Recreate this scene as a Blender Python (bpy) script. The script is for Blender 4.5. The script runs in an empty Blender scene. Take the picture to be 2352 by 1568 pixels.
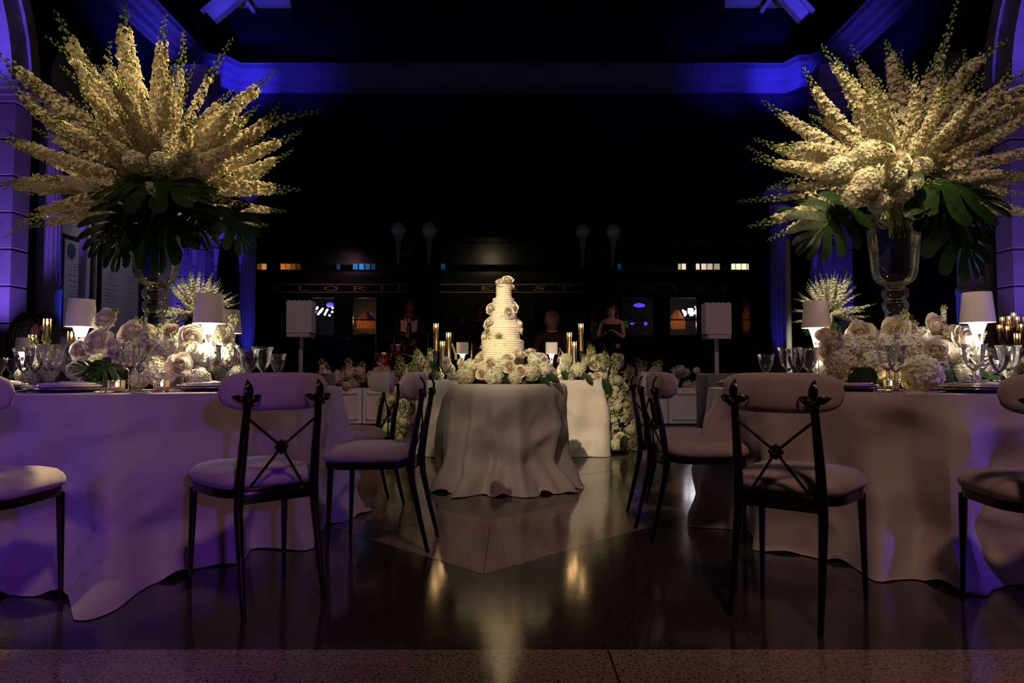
import bpy, math, random
import numpy as np
from mathutils import Vector, Matrix, noise
from math import sin, cos, pi, atan2, sqrt, radians

# ------------------------------------------------------------------ camera, world, lights, exposure
S = bpy.context.scene
COL = S.collection
H_CAM, F_PX, CX, CY = 0.86, 1568.0, 1176.0, 784.0
TILT = math.atan(66 / F_PX)
cam_d = bpy.data.cameras.new('camera'); cam = bpy.data.objects.new('camera', cam_d); COL.objects.link(cam)
cam_d.lens = 24.0; cam_d.sensor_width = 36.0; cam_d.clip_start = 0.05; cam_d.clip_end = 80
cam.location = (0, 0, H_CAM); cam.rotation_euler = (pi / 2 + TILT, 0, 0)
S.camera = cam
W = bpy.data.worlds.new('night'); S.world = W; W.use_nodes = True
W.node_tree.nodes['Background'].inputs[0].default_value = (0.10, 0.07, 0.16, 1)
W.node_tree.nodes['Background'].inputs[1].default_value = 0.002
S.view_settings.view_transform = 'Standard'; S.view_settings.look = 'None'
S.view_settings.exposure = 0.0; S.view_settings.gamma = 1.0; S.view_settings.use_curve_mapping = False
S.cycles.max_bounces = 10; S.cycles.diffuse_bounces = 3; S.cycles.glossy_bounces = 4
S.cycles.transmission_bounces = 10; S.cycles.transparent_max_bounces = 24
S.cycles.caustics_reflective = False; S.cycles.caustics_refractive = False
S.cycles.sample_clamp_indirect = 4.0
S.cycles.use_denoising = True
try: S.cycles.denoiser = 'OPENIMAGEDENOISE'
except Exception: pass

def lamp(kind, name, loc, power, col, target=None, size=0.1, angle=30, blend=0.4, sx=1, sy=1):
    d = bpy.data.lights.new(name, kind); o = bpy.data.objects.new(name, d); COL.objects.link(o)
    d.energy = power; d.color = col; o.location = loc
    if kind == 'SPOT': d.spot_size = radians(angle); d.spot_blend = blend; d.shadow_soft_size = size
    elif kind == 'POINT': d.shadow_soft_size = size
    elif kind == 'AREA': d.shape = 'RECTANGLE'; d.size = sx; d.size_y = sy
    if target is not None:
        o.rotation_euler = (Vector(target) - Vector(loc)).to_track_quat('-Z', 'Y').to_euler()
    return o
WARM = (1.0, 0.80, 0.50); BLUE = (0.08, 0.06, 1.0); VIOLET = (0.32, 0.16, 1.0); ROSE = (1.0, 0.62, 0.58)
# ceiling pin spots
lamp('SPOT', 'pin_spot_cake', (-1.75, -2.6, 5.0), 4100, (1, .80, .50), (-.02, 5.3, 1.26), .05, 10.2, .75)
lamp('SPOT', 'pin_spot_left_flowers', (-0.6, 7.2, 6.6), 3600, (1, .76, .36), (-2.0, 3.9, 2.25), .06, 17, .6)
lamp('SPOT', 'pin_spot_left_crown', (-3.4, -0.6, 6.8), 750, (1, .74, .48), (-2.2, 3.9, 2.35), .06, 15, .9)
lamp('SPOT', 'pin_spot_right_flowers', (0.2, 1.0, 6.4), 2700, (1, .80, .42), (2.0, 3.85, 1.86), .05, 12, .8)
lamp('SPOT', 'pin_spot_right_crown', (-0.6, 0.2, 6.8), 620, (1, .72, .56), (2.3, 3.9, 2.15), .06, 22, .8)
lamp('SPOT', 'pin_spot_couple_left', (-2.6, 3.0, 6.6), 620, (1, .84, .55), (-1.0, 7.2, .9), .05, 14, .7)
lamp('SPOT', 'pin_spot_couple_right', (0.4, 3.2, 6.6), 300, (1, .86, .60), (1.15, 7.1, .7), .05, 16, .7)
lamp('SPOT', 'pin_spot_far_left', (-3.0, 7.0, 6.8), 2600, (1, .90, .66), (-5.1, 11, 2.0), .05, 14, .7)
lamp('SPOT', 'pin_spot_far_right', (3.0, 7.0, 6.8), 2600, (1, .90, .66), (5.1, 11, 2.0), .05, 14, .7)
lamp('SPOT', 'stage_key', (4.2, 8.6, 4.4), 85, (1, .62, .60), (1.72, 11.7, 1.45), .05, 11, .6)
lamp('SPOT', 'pin_spot_cake_cloth', (-2.4, -2.2, 4.6), 480, (1, .80, .62), (-.06, 4.75, .36), .05, 9, .9)
# dim rosy hall light from behind the camera and the violet washers beside it
lamp('SPOT', 'hall_fill_left', (0.9, -.7, 5.8), 190, (1, .56, .44), (-1.4, 3.1, .3), .35, 42, .9)
lamp('SPOT', 'hall_fill_right', (1.0, -.9, 5.6), 300, (1, .56, .46), (1.9, 2.9, .2), .35, 44, .9)
lamp('SPOT', 'added_fill_right_centre', (0.6, 0.4, 6.4), 420, (1, .84, .64), (2.08, 3.55, .98), .05, 10, .8)  # added fill that brightens the right centrepiece, not a real pin spot
lamp('SPOT', 'added_fill_left_centre', (0.2, 0.4, 6.4), 260, (1, .80, .66), (-1.95, 3.55, .98), .05, 10, .8)  # added fill for the left centrepiece, likewise without a real fixture
lamp('SPOT', 'hall_wash_left', (1.7, -2.7, 1.75), 330, (.28, .065, 1), (-2.15, 3.0, -.05), .10, 25, .9)
lamp('SPOT', 'hall_wash_far_left', (-5.0, 0.7, 1.0), 110, (.14, .06, 1), (-2.4, 3.0, .45), .25, 36, .9)
lamp('SPOT', 'hall_wash_right', (5.8, 1.0, 1.1), 260, (.16, .06, 1), (2.7, 3.0, .45), .12, 34, .9)
lamp('SPOT', 'stage_red', (1.4, 8.5, 6.5), 200, (1, .25, .25), (-2.0, 11.8, 1.3), .1, 40, .8)
lamp('SPOT', 'stage_white', (-1.0, 5.0, 6.5), 330, (1, .70, .72), (-2.9, 10.3, .9), .1, 20, .7)
lamp('SPOT', 'stage_white', (1.0, 5.0, 6.5), 330, (1, .70, .68), (2.9, 10.0, .9), .1, 20, .7)

# ------------------------------------------------------------------ helpers
def ray(px, py):
    x, z = (px - CX) / F_PX, (CY - py) / F_PX
    return Vector((x, cos(TILT) - z * sin(TILT), sin(TILT) + z * cos(TILT)))
def at(px, py, Y):                       # the point that stands at depth Y and reads at that place in the photograph
    r = ray(px, py); return Vector((0, 0, H_CAM)) + r * (Y / r.y)
def wallat(px, py, X):
    r = ray(px, py); return Vector((0, 0, H_CAM)) + r * (X / r.x)
def ceilat(px, py, Z):
    r = ray(px, py); return Vector((0, 0, H_CAM)) + r * ((Z - H_CAM) / r.z)
rng = random.Random(7)

class MB:
    def __init__(s): s.v = []; s.f = []; s.m = []
    def add(s, vs, fs, mi=0):
        b = len(s.v); s.v.extend([tuple(p) for p in vs])
        s.f.extend([tuple(i + b for i in f) for f in fs]); s.m.extend([mi] * len(fs)); return s
    def box(s, c, d, mi=0, rz=0.0, bev=0.0):
        x, y, z = d[0] / 2, d[1] / 2, d[2] / 2; cr, sr = cos(rz), sin(rz); vs = []; fs = []
        if bev <= 0:
            for k in (-z, z):
                for (a, b) in ((-x, -y), (x, -y), (x, y), (-x, y)):
                    vs.append((c[0] + a * cr - b * sr, c[1] + a * sr + b * cr, c[2] + k))
            fs = [(3, 2, 1, 0), (4, 5, 6, 7), (0, 1, 5, 4), (1, 2, 6, 5), (2, 3, 7, 6), (3, 0, 4, 7)]
        else:
            for k, e in ((-z, bev), (-z + bev, 0), (z - bev, 0), (z, bev)):
                X, Y = x - e, y - e; q = min(bev, X, Y) * .7
                for (a, b) in ((-X + q, -Y), (X - q, -Y), (X, -Y + q), (X, Y - q), (X - q, Y), (-X + q, Y), (-X, Y - q), (-X, -Y + q)):
                    vs.append((c[0] + a * cr - b * sr, c[1] + a * sr + b * cr, c[2] + k))
            for r in range(3):
                for i in range(8):
                    j = (i + 1) % 8; fs.append((r * 8 + i, r * 8 + j, r * 8 + 8 + j, r * 8 + 8 + i))
            fs += [tuple(range(7, -1, -1)), tuple(range(24, 32))]
        return s.add(vs, fs, mi)
    def tube(s, pts, rad, n=8, mi=0, cap=True):
        pts = [Vector(p) for p in pts]; m = len(pts)
        if not hasattr(rad, '__len__'): rad = [rad] * m
        vs = []; fs = []; a = None
        for i, p in enumerate(pts):
            t = (pts[min(i + 1, m - 1)] - pts[max(i - 1, 0)]).normalized()
            if a is None:
                a = t.orthogonal().normalized()
            a = (a - t * a.dot(t)); a = a.normalized() if a.length > 1e-6 else t.orthogonal().normalized()
            b = t.cross(a)
            for k in range(n):
                q = 2 * pi * k / n; vs.append(p + (a * cos(q) + b * sin(q)) * rad[i])
        for i in range(m - 1):
            for k in range(n):
                j = (k + 1) % n; fs.append((i * n + k, i * n + j, i * n + n + j, i * n + n + k))
        if cap: fs += [tuple(range(n - 1, -1, -1)), tuple(range((m - 1) * n, m * n))]
        return s.add(vs, fs, mi)
    def lathe(s, prof, n=24, c=(0, 0, 0), mi=0, mod=None):
        vs = []; fs = []
        for i, (r, z) in enumerate(prof):
            for k in range(n):
                q = 2 * pi * k / n; rr = max(r, 1e-4) * (mod(q, z) if mod else 1)
                vs.append((c[0] + rr * cos(q), c[1] + rr * sin(q), c[2] + z))
        for i in range(len(prof) - 1):
            for k in range(n):
                j = (k + 1) % n; fs.append((i * n + k, i * n + j, i * n + n + j, i * n + n + k))
        return s.add(vs, fs, mi)
    def ball(s, c, r, n=12, m=8, mi=0):
        if not hasattr(r, '__len__'): r = (r, r, r)
        vs = []; fs = []
        for i in range(m + 1):
            t = pi * i / m
            for k in range(n):
                q = 2 * pi * k / n
                vs.append((c[0] + r[0] * max(sin(t), 1e-3) * cos(q), c[1] + r[1] * max(sin(t), 1e-3) * sin(q), c[2] - r[2] * cos(t)))
        for i in range(m):
            for k in range(n):
                j = (k + 1) % n; fs.append((i * n + k, i * n + j, i * n + n + j, i * n + n + k))
        return s.add(vs, fs, mi)
    def grid(s, P, wrap=False, mi=0):
        R, C = len(P), len(P[0]); fs = []
        for i in range(R - 1):
            for k in range(C if wrap else C - 1):
                j = (k + 1) % C; fs.append((i * C + k, i * C + j, i * C + C + j, i * C + C + k))
        return s.add([p for row in P for p in row], fs, mi)
    def mesh(s, name, mats, smooth=True):
        me = bpy.data.meshes.new(name)
        me.from_pydata(s.v, [], s.f)
        for m in (mats if isinstance(mats, (list, tuple)) else [mats]): me.materials.append(m)
        if len(me.polygons):
            me.polygons.foreach_set('material_index', s.m)
            me.polygons.foreach_set('use_smooth', [smooth] * len(s.f))
        me.update()
        if smooth and len(s.f) < 30000: me.set_sharp_from_angle(angle=radians(46))
        return me

def tagp(o, label=None, cat=None, group=None, kind=None):
    for k, v in (('label', label), ('category', cat), ('group', group), ('kind', kind)):
        if v: o[k] = v
    return o
ROOT = {}
def thing(name, label, cat, loc=(0, 0, 0), rz=0.0, group=None):
    o = bpy.data.objects.new(name, None); COL.objects.link(o); o.empty_display_size = .1
    o.location = loc; o.rotation_euler = (0, 0, rz); tagp(o, label, cat, group)
    ROOT[o.name] = Matrix.Translation(Vector(loc)) @ Matrix.Rotation(rz, 4, 'Z'); return o
def put(name, me, parent=None, M=None, label=None, world=False, kind=None):
    """link a mesh as one object; M is local to the parent, or a world matrix when world is set"""
    o = bpy.data.objects.new(name, me); COL.objects.link(o)
    M = M or Matrix.Identity(4)
    if parent is not None:
        o.parent = parent
        if world: M = ROOT[parent.name].inverted() @ M
    o.matrix_basis = M
    ROOT[o.name] = (ROOT[parent.name] @ M) if parent is not None else M
    tagp(o, label, None, None, kind); return o
def solo(name, me, label, cat, loc=(0, 0, 0), rz=0, group=None):
    o = put(name, me, None, Matrix.Translation(Vector(loc)) @ Matrix.Rotation(rz, 4, 'Z')); return tagp(o, label, cat, group)
def struct(name, me, label=None, M=None):
    o = put(name, me, None, M); o['kind'] = 'structure'
    if label: o['label'] = label
    return o
def aim(loc, direction, roll=0.0, s=1.0):
    """world matrix whose +Z runs along the direction"""
    q = Vector(direction).normalized().to_track_quat('Z', 'Y')
    return Matrix.Translation(Vector(loc)) @ q.to_matrix().to_4x4() @ Matrix.Rotation(roll, 4, 'Z') @ Matrix.Scale(s, 4)

# ------------------------------------------------------------------ materials
def pm(name, col, rough=.5, metal=0.0, var=0.0, scale=12.0, bump=0.0, bscale=60.0, trans=0.0, ior=1.45, emit=None, es=0.0, transl=0.0, spec=None, sheen=0.0, coat=0.0):
    m = bpy.data.materials.new(name); m.use_nodes = True; nt = m.node_tree; b = nt.nodes['Principled BSDF']; L = nt.links
    b.inputs['Base Color'].default_value = (*col, 1); b.inputs['Roughness'].default_value = rough; b.inputs['Metallic'].default_value = metal
    b.inputs['IOR'].default_value = ior; b.inputs['Transmission Weight'].default_value = trans
    if spec is not None: b.inputs['Specular IOR Level'].default_value = spec
    if sheen: b.inputs['Sheen Weight'].default_value = sheen
    if coat: b.inputs['Coat Weight'].default_value = coat; b.inputs['Coat Roughness'].default_value = .1
    if emit: b.inputs['Emission Color'].default_value = (*emit, 1); b.inputs['Emission Strength'].default_value = es
    if var or bump: tc = nt.nodes.new('ShaderNodeTexCoord')
    colout = None
    if var:
        n = nt.nodes.new('ShaderNodeTexNoise'); n.inputs['Scale'].default_value = scale; n.inputs['Detail'].default_value = 4
        r = nt.nodes.new('ShaderNodeValToRGB'); L.new(tc.outputs['Object'], n.inputs['Vector']); L.new(n.outputs['Fac'], r.inputs['Fac'])
        r.color_ramp.elements[0].position = .3; r.color_ramp.elements[1].position = .7
        r.color_ramp.elements[0].color = (*[c * (1 - var) for c in col], 1); r.color_ramp.elements[1].color = (*[min(1, c * (1 + var * .5)) for c in col], 1)
        L.new(r.outputs['Color'], b.inputs['Base Color']); colout = r.outputs['Color']
    if bump:
        n2 = nt.nodes.new('ShaderNodeTexNoise'); n2.inputs['Scale'].default_value = bscale; n2.inputs['Detail'].default_value = 3
        bp = nt.nodes.new('ShaderNodeBump'); bp.inputs['Strength'].default_value = bump; bp.inputs['Distance'].default_value = .01
        L.new(tc.outputs['Object'], n2.inputs['Vector']); L.new(n2.outputs['Fac'], bp.inputs['Height']); L.new(bp.outputs['Normal'], b.inputs['Normal'])
    if transl:
        t = nt.nodes.new('ShaderNodeBsdfTranslucent'); t.inputs['Color'].default_value = (*col, 1)
        if colout: L.new(colout, t.inputs['Color'])
        mx = nt.nodes.new('ShaderNodeMixShader'); mx.inputs[0].default_value = transl; out = nt.nodes['Material Output']
        L.new(b.outputs['BSDF'], mx.inputs[1]); L.new(t.outputs['BSDF'], mx.inputs[2]); L.new(mx.outputs['Shader'], out.inputs['Surface'])
    return m

PETAL = pm('ivory_petals', (.80, .74, .58), .55, transl=.42, var=.18, scale=9, spec=.2)
ROSEP = pm('rose_petals', (.84, .74, .60), .5, transl=.30, var=.08, scale=14, spec=.25)
HYD = pm('hydrangea_petals', (.80, .78, .60), .6, transl=.28, var=.25, scale=10, spec=.2)
BLUSH = pm('blush_petals', (.80, .66, .66), .6, transl=.28, var=.2, scale=10, spec=.2)
BUD = pm('green_buds', (.42, .48, .14), .5, transl=.25, var=.3, scale=20, spec=.3)
STEM = pm('green_stems', (.13, .20, .04), .5, var=.2, spec=.3)
LEAF = pm('dark_leaves', (.010, .030, .006), .42, var=.35, scale=7, bump=.15, bscale=20, transl=.10, spec=.22)
CREAM = pm('buttercream', (.86, .79, .63), .5, var=.05, scale=30, bump=.1, bscale=90, spec=.3)
SHADE = pm('white_lamp_shade', (.72, .65, .64), .75, bump=.06, bscale=300)
PLASTICW = pm('white_enamel', (.72, .68, .66), .4)
CRYSTAL = pm('cut_crystal', (1, 1, 1), .01, trans=1.0, ior=1.48)
def thin_glass(name, tint=(.98, .98, .98), k=1.0, haze=.3):
    m = bpy.data.materials.new(name); m.use_nodes = True; nt = m.node_tree; L = nt.links; nt.nodes.remove(nt.nodes['Principled BSDF'])
    tr = nt.nodes.new('ShaderNodeBsdfTransparent'); tr.inputs[0].default_value = (*tint, 1); gl = nt.nodes.new('ShaderNodeBsdfGlossy'); gl.inputs['Roughness'].default_value = .03; df = nt.nodes.new('ShaderNodeBsdfDiffuse'); df.inputs[0].default_value = (.8, .8, .8, 1); m2 = nt.nodes.new('ShaderNodeMixShader'); m2.inputs[0].default_value = haze; L.new(gl.outputs[0], m2.inputs[1]); L.new(df.outputs[0], m2.inputs[2])
    fr = nt.nodes.new('ShaderNodeFresnel'); fr.inputs['IOR'].default_value = 1.5; mu = nt.nodes.new('ShaderNodeMath'); mu.operation = 'MULTIPLY'; mu.inputs[1].default_value = k; mu.use_clamp = True
    mx = nt.nodes.new('ShaderNodeMixShader'); L.new(fr.outputs[0], mu.inputs[0]); L.new(mu.outputs[0], mx.inputs[0]); L.new(tr.outputs[0], mx.inputs[1]); L.new(m2.outputs[0], mx.inputs[2]); L.new(mx.outputs[0], nt.nodes['Material Output'].inputs['Surface'])
    return m
GLASS = thin_glass('clear_glass', k=1.0, haze=.10); GOBG = thin_glass('goblet_glass', k=1.7, haze=.24); PANE = thin_glass('window_pane', k=.35, haze=0)
FROST = pm('frosted_lamp_glass', (.9, .88, .84), .4, transl=.6)
WATER = thin_glass('water', (.93, .93, .96), 1.0, .05)
SILVER = pm('silver', (.75, .70, .68), .22, metal=1)
CHROME = pm('chrome', (.7, .7, .75), .15, metal=1)
BRONZE = pm('dark_bronze', (.045, .03, .022), .26, metal=.85, var=.25, scale=25)
VELVET = pm('blush_velvet', (.46, .38, .38), .85, var=.12, scale=18, bump=.08, bscale=240, sheen=.3)
CHARGER = pm('pewter_charger', (.30, .26, .25), .25, metal=.8)
CHINA = pm('white_china', (.74, .70, .68), .22)
NAPKIN = pm('linen_napkin', (.66, .62, .60), .8, bump=.1, bscale=200)
WAX = pm('ivory_wax', (.80, .66, .40), .5, transl=.3)
FLAME = pm('flame', (1, .6, .2), .5, emit=(1, .55, .18), es=26)
BULB = pm('lamp_bulb', (1, .95, .85), .5, emit=(1, .90, .76), es=2.2)
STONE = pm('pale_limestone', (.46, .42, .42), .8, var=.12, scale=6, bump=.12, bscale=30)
CORN = pm('dimmed_cornice_stone', (.20, .19, .20), .8, var=.1, scale=6)  # darker copy of the limestone, the cornice's dimness is in its colour
DARKST = pm('dimmed_plaster', (.024, .023, .026), .85, var=.2, scale=3)  # near-black; also puts dimness into the colour of middle columns and arch rings
BLACKM = pm('black_metal', (.02, .02, .022), .4)
BLACKC = pm('black_cloth', (.012, .012, .014), .85)
SHIRT = pm('white_shirt', (.55, .55, .62), .8)
SKIN = pm('skin_light', (.55, .33, .25), .55, transl=.05)
SKIND = pm('skin_dark', (.16, .075, .05), .5)
HAIRD = pm('dark_hair', (.02, .012, .01), .45)
HAIRA = pm('auburn_hair', (.09, .025, .015), .45)
HAIRB = pm('blond_hair', (.13, .07, .045), .5)
PAPER = pm('white_paper', (.6, .58, .62), .8)
REDP = pm('red_lacquer', (.35, .015, .02), .2, coat=.6)
BRASS = pm('brass', (.6, .42, .16), .25, metal=1)
GOLDP = pm('gold_paint', (.80, .54, .27), .5)
CARGREEN = pm('dark_green_coach_paint', (.010, .016, .014), .35, var=.2, scale=2)

def linen(name, col, wscale=75):
    m = pm(name, col, .62, sheen=.25); nt = m.node_tree; b = nt.nodes['Principled BSDF']; L = nt.links
    tc = nt.nodes.new('ShaderNodeTexCoord'); w = nt.nodes.new('ShaderNodeTexWave'); w.wave_type = 'BANDS'; w.bands_direction = 'DIAGONAL'
    w.inputs['Scale'].default_value = wscale; w.inputs['Distortion'].default_value = 34; w.inputs['Detail'].default_value = 2; w.inputs['Detail Scale'].default_value = .07
    bp = nt.nodes.new('ShaderNodeBump'); bp.inputs['Strength'].default_value = .08; bp.inputs['Distance'].default_value = .003
    L.new(tc.outputs['Object'], w.inputs['Vector']); L.new(w.outputs['Fac'], bp.inputs['Height']); L.new(bp.outputs['Normal'], b.inputs['Normal'])
    return m
LINEN = linen('ivory_moire_linen', (.48, .42, .395))

def terrazzo(name, base, chip, light):
    m = bpy.data.materials.new(name); m.use_nodes = True; nt = m.node_tree; b = nt.nodes['Principled BSDF']; L = nt.links
    tc = nt.nodes.new('ShaderNodeTexCoord'); v = nt.nodes.new('ShaderNodeTexNoise'); v.inputs['Scale'].default_value = 105; v.inputs['Detail'].default_value = 3
    n = nt.nodes.new('ShaderNodeTexNoise'); n.inputs['Scale'].default_value = 3; n.inputs['Detail'].default_value = 5
    r = nt.nodes.new('ShaderNodeValToRGB'); e = r.color_ramp.elements
    e[0].position = .36; e[0].color = (*chip, 1); e[1].position = .47; e[1].color = (*base, 1)
    e2 = e.new(.66); e2.color = (*light, 1)
    mx = nt.nodes.new('ShaderNodeMixRGB'); mx.blend_type = 'MULTIPLY'; mx.inputs[0].default_value = .35
    L.new(tc.outputs['Object'], v.inputs['Vector']); L.new(tc.outputs['Object'], n.inputs['Vector'])
    L.new(v.outputs['Fac'], r.inputs['Fac']); L.new(r.outputs['Color'], mx.inputs[1]); L.new(n.outputs['Color'], mx.inputs[2]); L.new(mx.outputs['Color'], b.inputs['Base Color'])
    rr = nt.nodes.new('ShaderNodeMapRange'); rr.inputs['To Min'].default_value = .07; rr.inputs['To Max'].default_value = .17; b.inputs['IOR'].default_value = 1.62
    L.new(n.outputs['Fac'], rr.inputs['Value']); L.new(rr.outputs['Result'], b.inputs['Roughness'])
    n3 = nt.nodes.new('ShaderNodeTexNoise'); n3.inputs['Scale'].default_value = 26; bp = nt.nodes.new('ShaderNodeBump'); bp.inputs['Strength'].default_value = .05; bp.inputs['Distance'].default_value = .004
    L.new(tc.outputs['Object'], n3.inputs['Vector']); L.new(n3.outputs['Fac'], bp.inputs['Height']); L.new(bp.outputs['Normal'], b.inputs['Normal'])
    return m
TERL = terrazzo('light_terrazzo', (.33, .27, .235), (.06, .05, .045), (.40, .34, .30))
TERD = terrazzo('dark_terrazzo', (.040, .037, .033), (.014, .013, .012), (.075, .07, .06))
# ------------------------------------------------------------------ room
fl = struct('floor', MB().box((0, 7.5, -.05), (18, 25, .1)).mesh('floor', TERD), 'dark polished terrazzo floor with light inlaid bands and diamonds')
def panel(pts, mat, name='terrazzo_panel', z=.0012):
    mb = MB(); n = len(pts); vs = [(x, y, -.02) for x, y in pts] + [(x, y, z) for x, y in pts]
    mb.add(vs, [tuple(range(n - 1, -1, -1)), tuple(range(n, 2 * n))] + [(i, (i + 1) % n, n + (i + 1) % n, n + i) for i in range(n)])
    return put(name, mb.mesh(name, mat, False), fl)
# front light band in slabs, with fine joints
for i in range(-4, 4):
    x0, x1 = i * 2.06 + .3, i * 2.06 + 2.352
    panel([(x0, .2), (x1, .2), (x1, 2.14), (x0, 2.14)], TERL)
DX = -.12
def chevron(y0, y1, mat, reach):
    w = .004
    for sgn in (-1, 1):
        k = sgn
        a = [(DX + k * w, y0), (DX + k * reach, y0 + reach), (DX + k * reach, y1 + reach), (DX + k * w, y1)]
        if k < 0: a = a[::-1]
        panel(a, mat)
chevron(2.92, 3.96, TERL, 5.0)
chevron(4.95, 5.7, TERL, 4.0)
for sx in (-1, 1):
    p = [(DX, 6.5), (DX + sx * 3.0, 9.5), (DX, 10.2)]
    panel(p if sx > 0 else p[::-1], TERL)
panel([(-8, 10.5), (8, 10.5), (8, 10.9), (-8, 10.9)], TERL)

for sx, side in ((-1, 'left'), (1, 'right')):
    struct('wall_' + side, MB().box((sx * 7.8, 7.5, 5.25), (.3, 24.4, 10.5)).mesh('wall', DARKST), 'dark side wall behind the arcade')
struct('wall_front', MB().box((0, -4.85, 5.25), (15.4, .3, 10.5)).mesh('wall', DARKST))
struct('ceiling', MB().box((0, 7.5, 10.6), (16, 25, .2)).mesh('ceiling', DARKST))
# back arcade wall: piers plus arch spandrels as one wall with three openings
def arch_wall():
    mb = MB(); Y0, Y1 = 15.9, 16.5; spring = 4.95; openings = [(-6.25, -2.45), (-1.75, 1.75), (2.45, 5.75)]
    edges = [-7.5] + [e for o in openings for e in o] + [7.5]
    for a, b in zip(edges[0::2], edges[1::2]): mb.box(((a + b) / 2, (Y0 + Y1) / 2, 5.2), (b - a, Y1 - Y0, 10.4))
    for a, b in openings:
        n = 20; c = (a + b) / 2; R = (b - a) / 2; vs = []; fs = []
        for i in range(n + 1):
            q = pi - pi * i / n; x, z = c + R * cos(q), spring + R * sin(q)
            vs += [(x, Y0, z), (x, Y0, 10.4), (x, Y1, z), (x, Y1, 10.4)]
        for i in range(n):
            k = i * 4; fs += [(k, k + 4, k + 5, k + 1), (k + 2, k + 3, k + 7, k + 6), (k, k + 2, k + 6, k + 4)]
        mb.add(vs, fs)
    return mb.mesh('wall_back', DARKST, False)
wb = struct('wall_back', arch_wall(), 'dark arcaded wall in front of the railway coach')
for (a, b) in ((-6.25, -2.45), (-1.75, 1.75), (2.45, 5.75)):
    mb = MB(); c = (a + b) / 2; R = (b - a) / 2
    for rr, t in ((R + .05, .06), (R + .42, .05)):
        mb.tube([(c + rr * cos(pi * i / 28), 15.86, 4.95 + rr * sin(pi * i / 28)) for i in range(29)], t, 6)
    put('archivolt', mb.mesh('archivolt', DARKST), wb)  # near-black instead of limestone, dimness put into the colour
struct('wall_outer', MB().box((0, 20.2, 5.25), (19, .3, 10.5)).mesh('wall', DARKST))
# cornices: stepped profile swept along the walls, with a breakfront over the corner piers
CPROF = [(0, 7.40), (.05, 7.40), (.06, 7.50), (.12, 7.53), (.13, 7.66), (.18, 7.70), (.22, 7.80), (.32, 7.86), (.33, 7.95), (.36, 7.98), (0, 8.0)]
def cornice(path, name, label):
    mb = MB(); P = []
    for i, p in enumerate(path):
        p = Vector((*p, 0)); a = (p - Vector((*path[i - 1], 0))).normalized() if i else None
        b = (Vector((*path[i + 1], 0)) - p).normalized() if i < len(path) - 1 else None
        na = Vector((a.y, -a.x, 0)) if a else None; nb = Vector((b.y, -b.x, 0)) if b else None
        n = (na + nb) / (1 + na.dot(nb)) if a and b else (na or nb)
        P.append([p + n * d + Vector((0, 0, z)) for d, z in CPROF])
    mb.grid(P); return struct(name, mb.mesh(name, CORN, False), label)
cornice([(-7.2, 2), (-7.2, 15.15), (-6.85, 15.5), (-6.7, 15.5), (-6.5, 15.9), (6.5, 15.9), (6.7, 15.5), (6.85, 15.5), (7.2, 15.15), (7.2, 2)], 'trim_1', 'moulded stone cornice running round the top of the hall')

# ---- side arcades: coursed piers with arches springing from them
def arcade(sx, side):
    pier = thing('stone_pier', f'coursed stone arcade pier at the {side} edge under the arch', 'pier', (sx * 7.1, 9.3, 0))
    z = 0
    for i in range(9):
        h = .50
        put('stone_block', MB().box((0, 0, z + h / 2 - .006), (.70, .34, h - .012), bev=.014).mesh('block', STONE, False), pier); z += h
    cap = MB()
    for zz, d, h in ((4.50, .02, .08), (4.58, .06, .08), (4.66, .10, .12)): cap.box((0, 0, zz + h / 2), (.70 + 2 * d, .34 + 2 * d, h), bev=.01)
    put('capital', cap.mesh('capital', STONE, False), pier)
    arch = MB(); c, R = 6.6, 2.53; n = 26
    for (r0, r1, xa, xb) in ((R, R + .30, 6.80, 7.35), (R + .30, R + .48, 6.74, 7.35)):
        P = [[], [], [], []]
        for i in range(n + 1):
            q = pi * i / n
            for k, (r, x) in enumerate(((r1, xa), (r0, xa), (r0, xb), (r1, xb))):
                P[k].append((sx * x, c + r * cos(q), 4.78 + r * sin(q)))
        arch.grid(P)
    a = struct('trim_2' if sx < 0 else 'trim_3', arch.mesh('arch', STONE, False), f'stone arch ring springing from the {side} pier')
    return pier
arcade(-1, 'left'); arcade(1, 'right')

def column(loc, r, z_base, z_top, label, flutes=18, mat=STONE):
    t = thing('fluted_column', label, 'column', loc)
    b = MB(); b.lathe([(0, 0), (r * 1.25, 0), (r * 1.25, .18), (r * 1.08, .24), (r * 1.06, z_base - .12), (r * 1.12, z_base - .08), (r * 1.12, z_base - .02), (r * 1.04, z_base), (0, z_base)], 32)
    put('base_drum', b.mesh('base', mat), t)
    m = MB(); n = flutes * 6
    m.lathe([(r, z_base), (r * 1.0, z_base + .1), (r * .93, z_top - .45)], n, mod=lambda q, z: 1 - .075 * abs(sin(q * flutes / 2)) ** .7 if z > z_base + .05 else 1.0)
    put('shaft', m.mesh('shaft', mat, False), t)
    c = MB(); c.lathe([(r * .93, z_top - .46), (r * 1.02, z_top - .42), (r * 1.02, z_top - .38), (r * .94, z_top - .36), (r * .95, z_top - .2), (r * 1.3, z_top - .1), (r * 1.3, z_top - .06)], 32)
    c.box((0, 0, z_top - .03), (r * 2.8, r * 2.8, .07)); put('capital', c.mesh('capital', mat), t)
    return t
column((-6.93, 10.15, 0), .165, 2.1, 4.75, 'fluted stone column lit blue beside the left arch pier')
column((6.93, 10.15, 0), .24, 2.1, 4.75, 'fluted stone column lit blue down one edge behind the right lamp')
column((-6.75, 13.3, 0), .17, 2.0, 4.9, 'fluted column half hidden behind the tall glass vase on the left')
column((-6.02, 15.45, 0), .19, 1.1, 5.0, 'fluted column with torch lamp beside the left corner pier')
column((-2.1, 15.55, 0), .22, 1.1, 5.0, 'dim fluted column behind the man at the music stand', mat=DARKST)  # darker material than the other columns stands in for dim light
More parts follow.
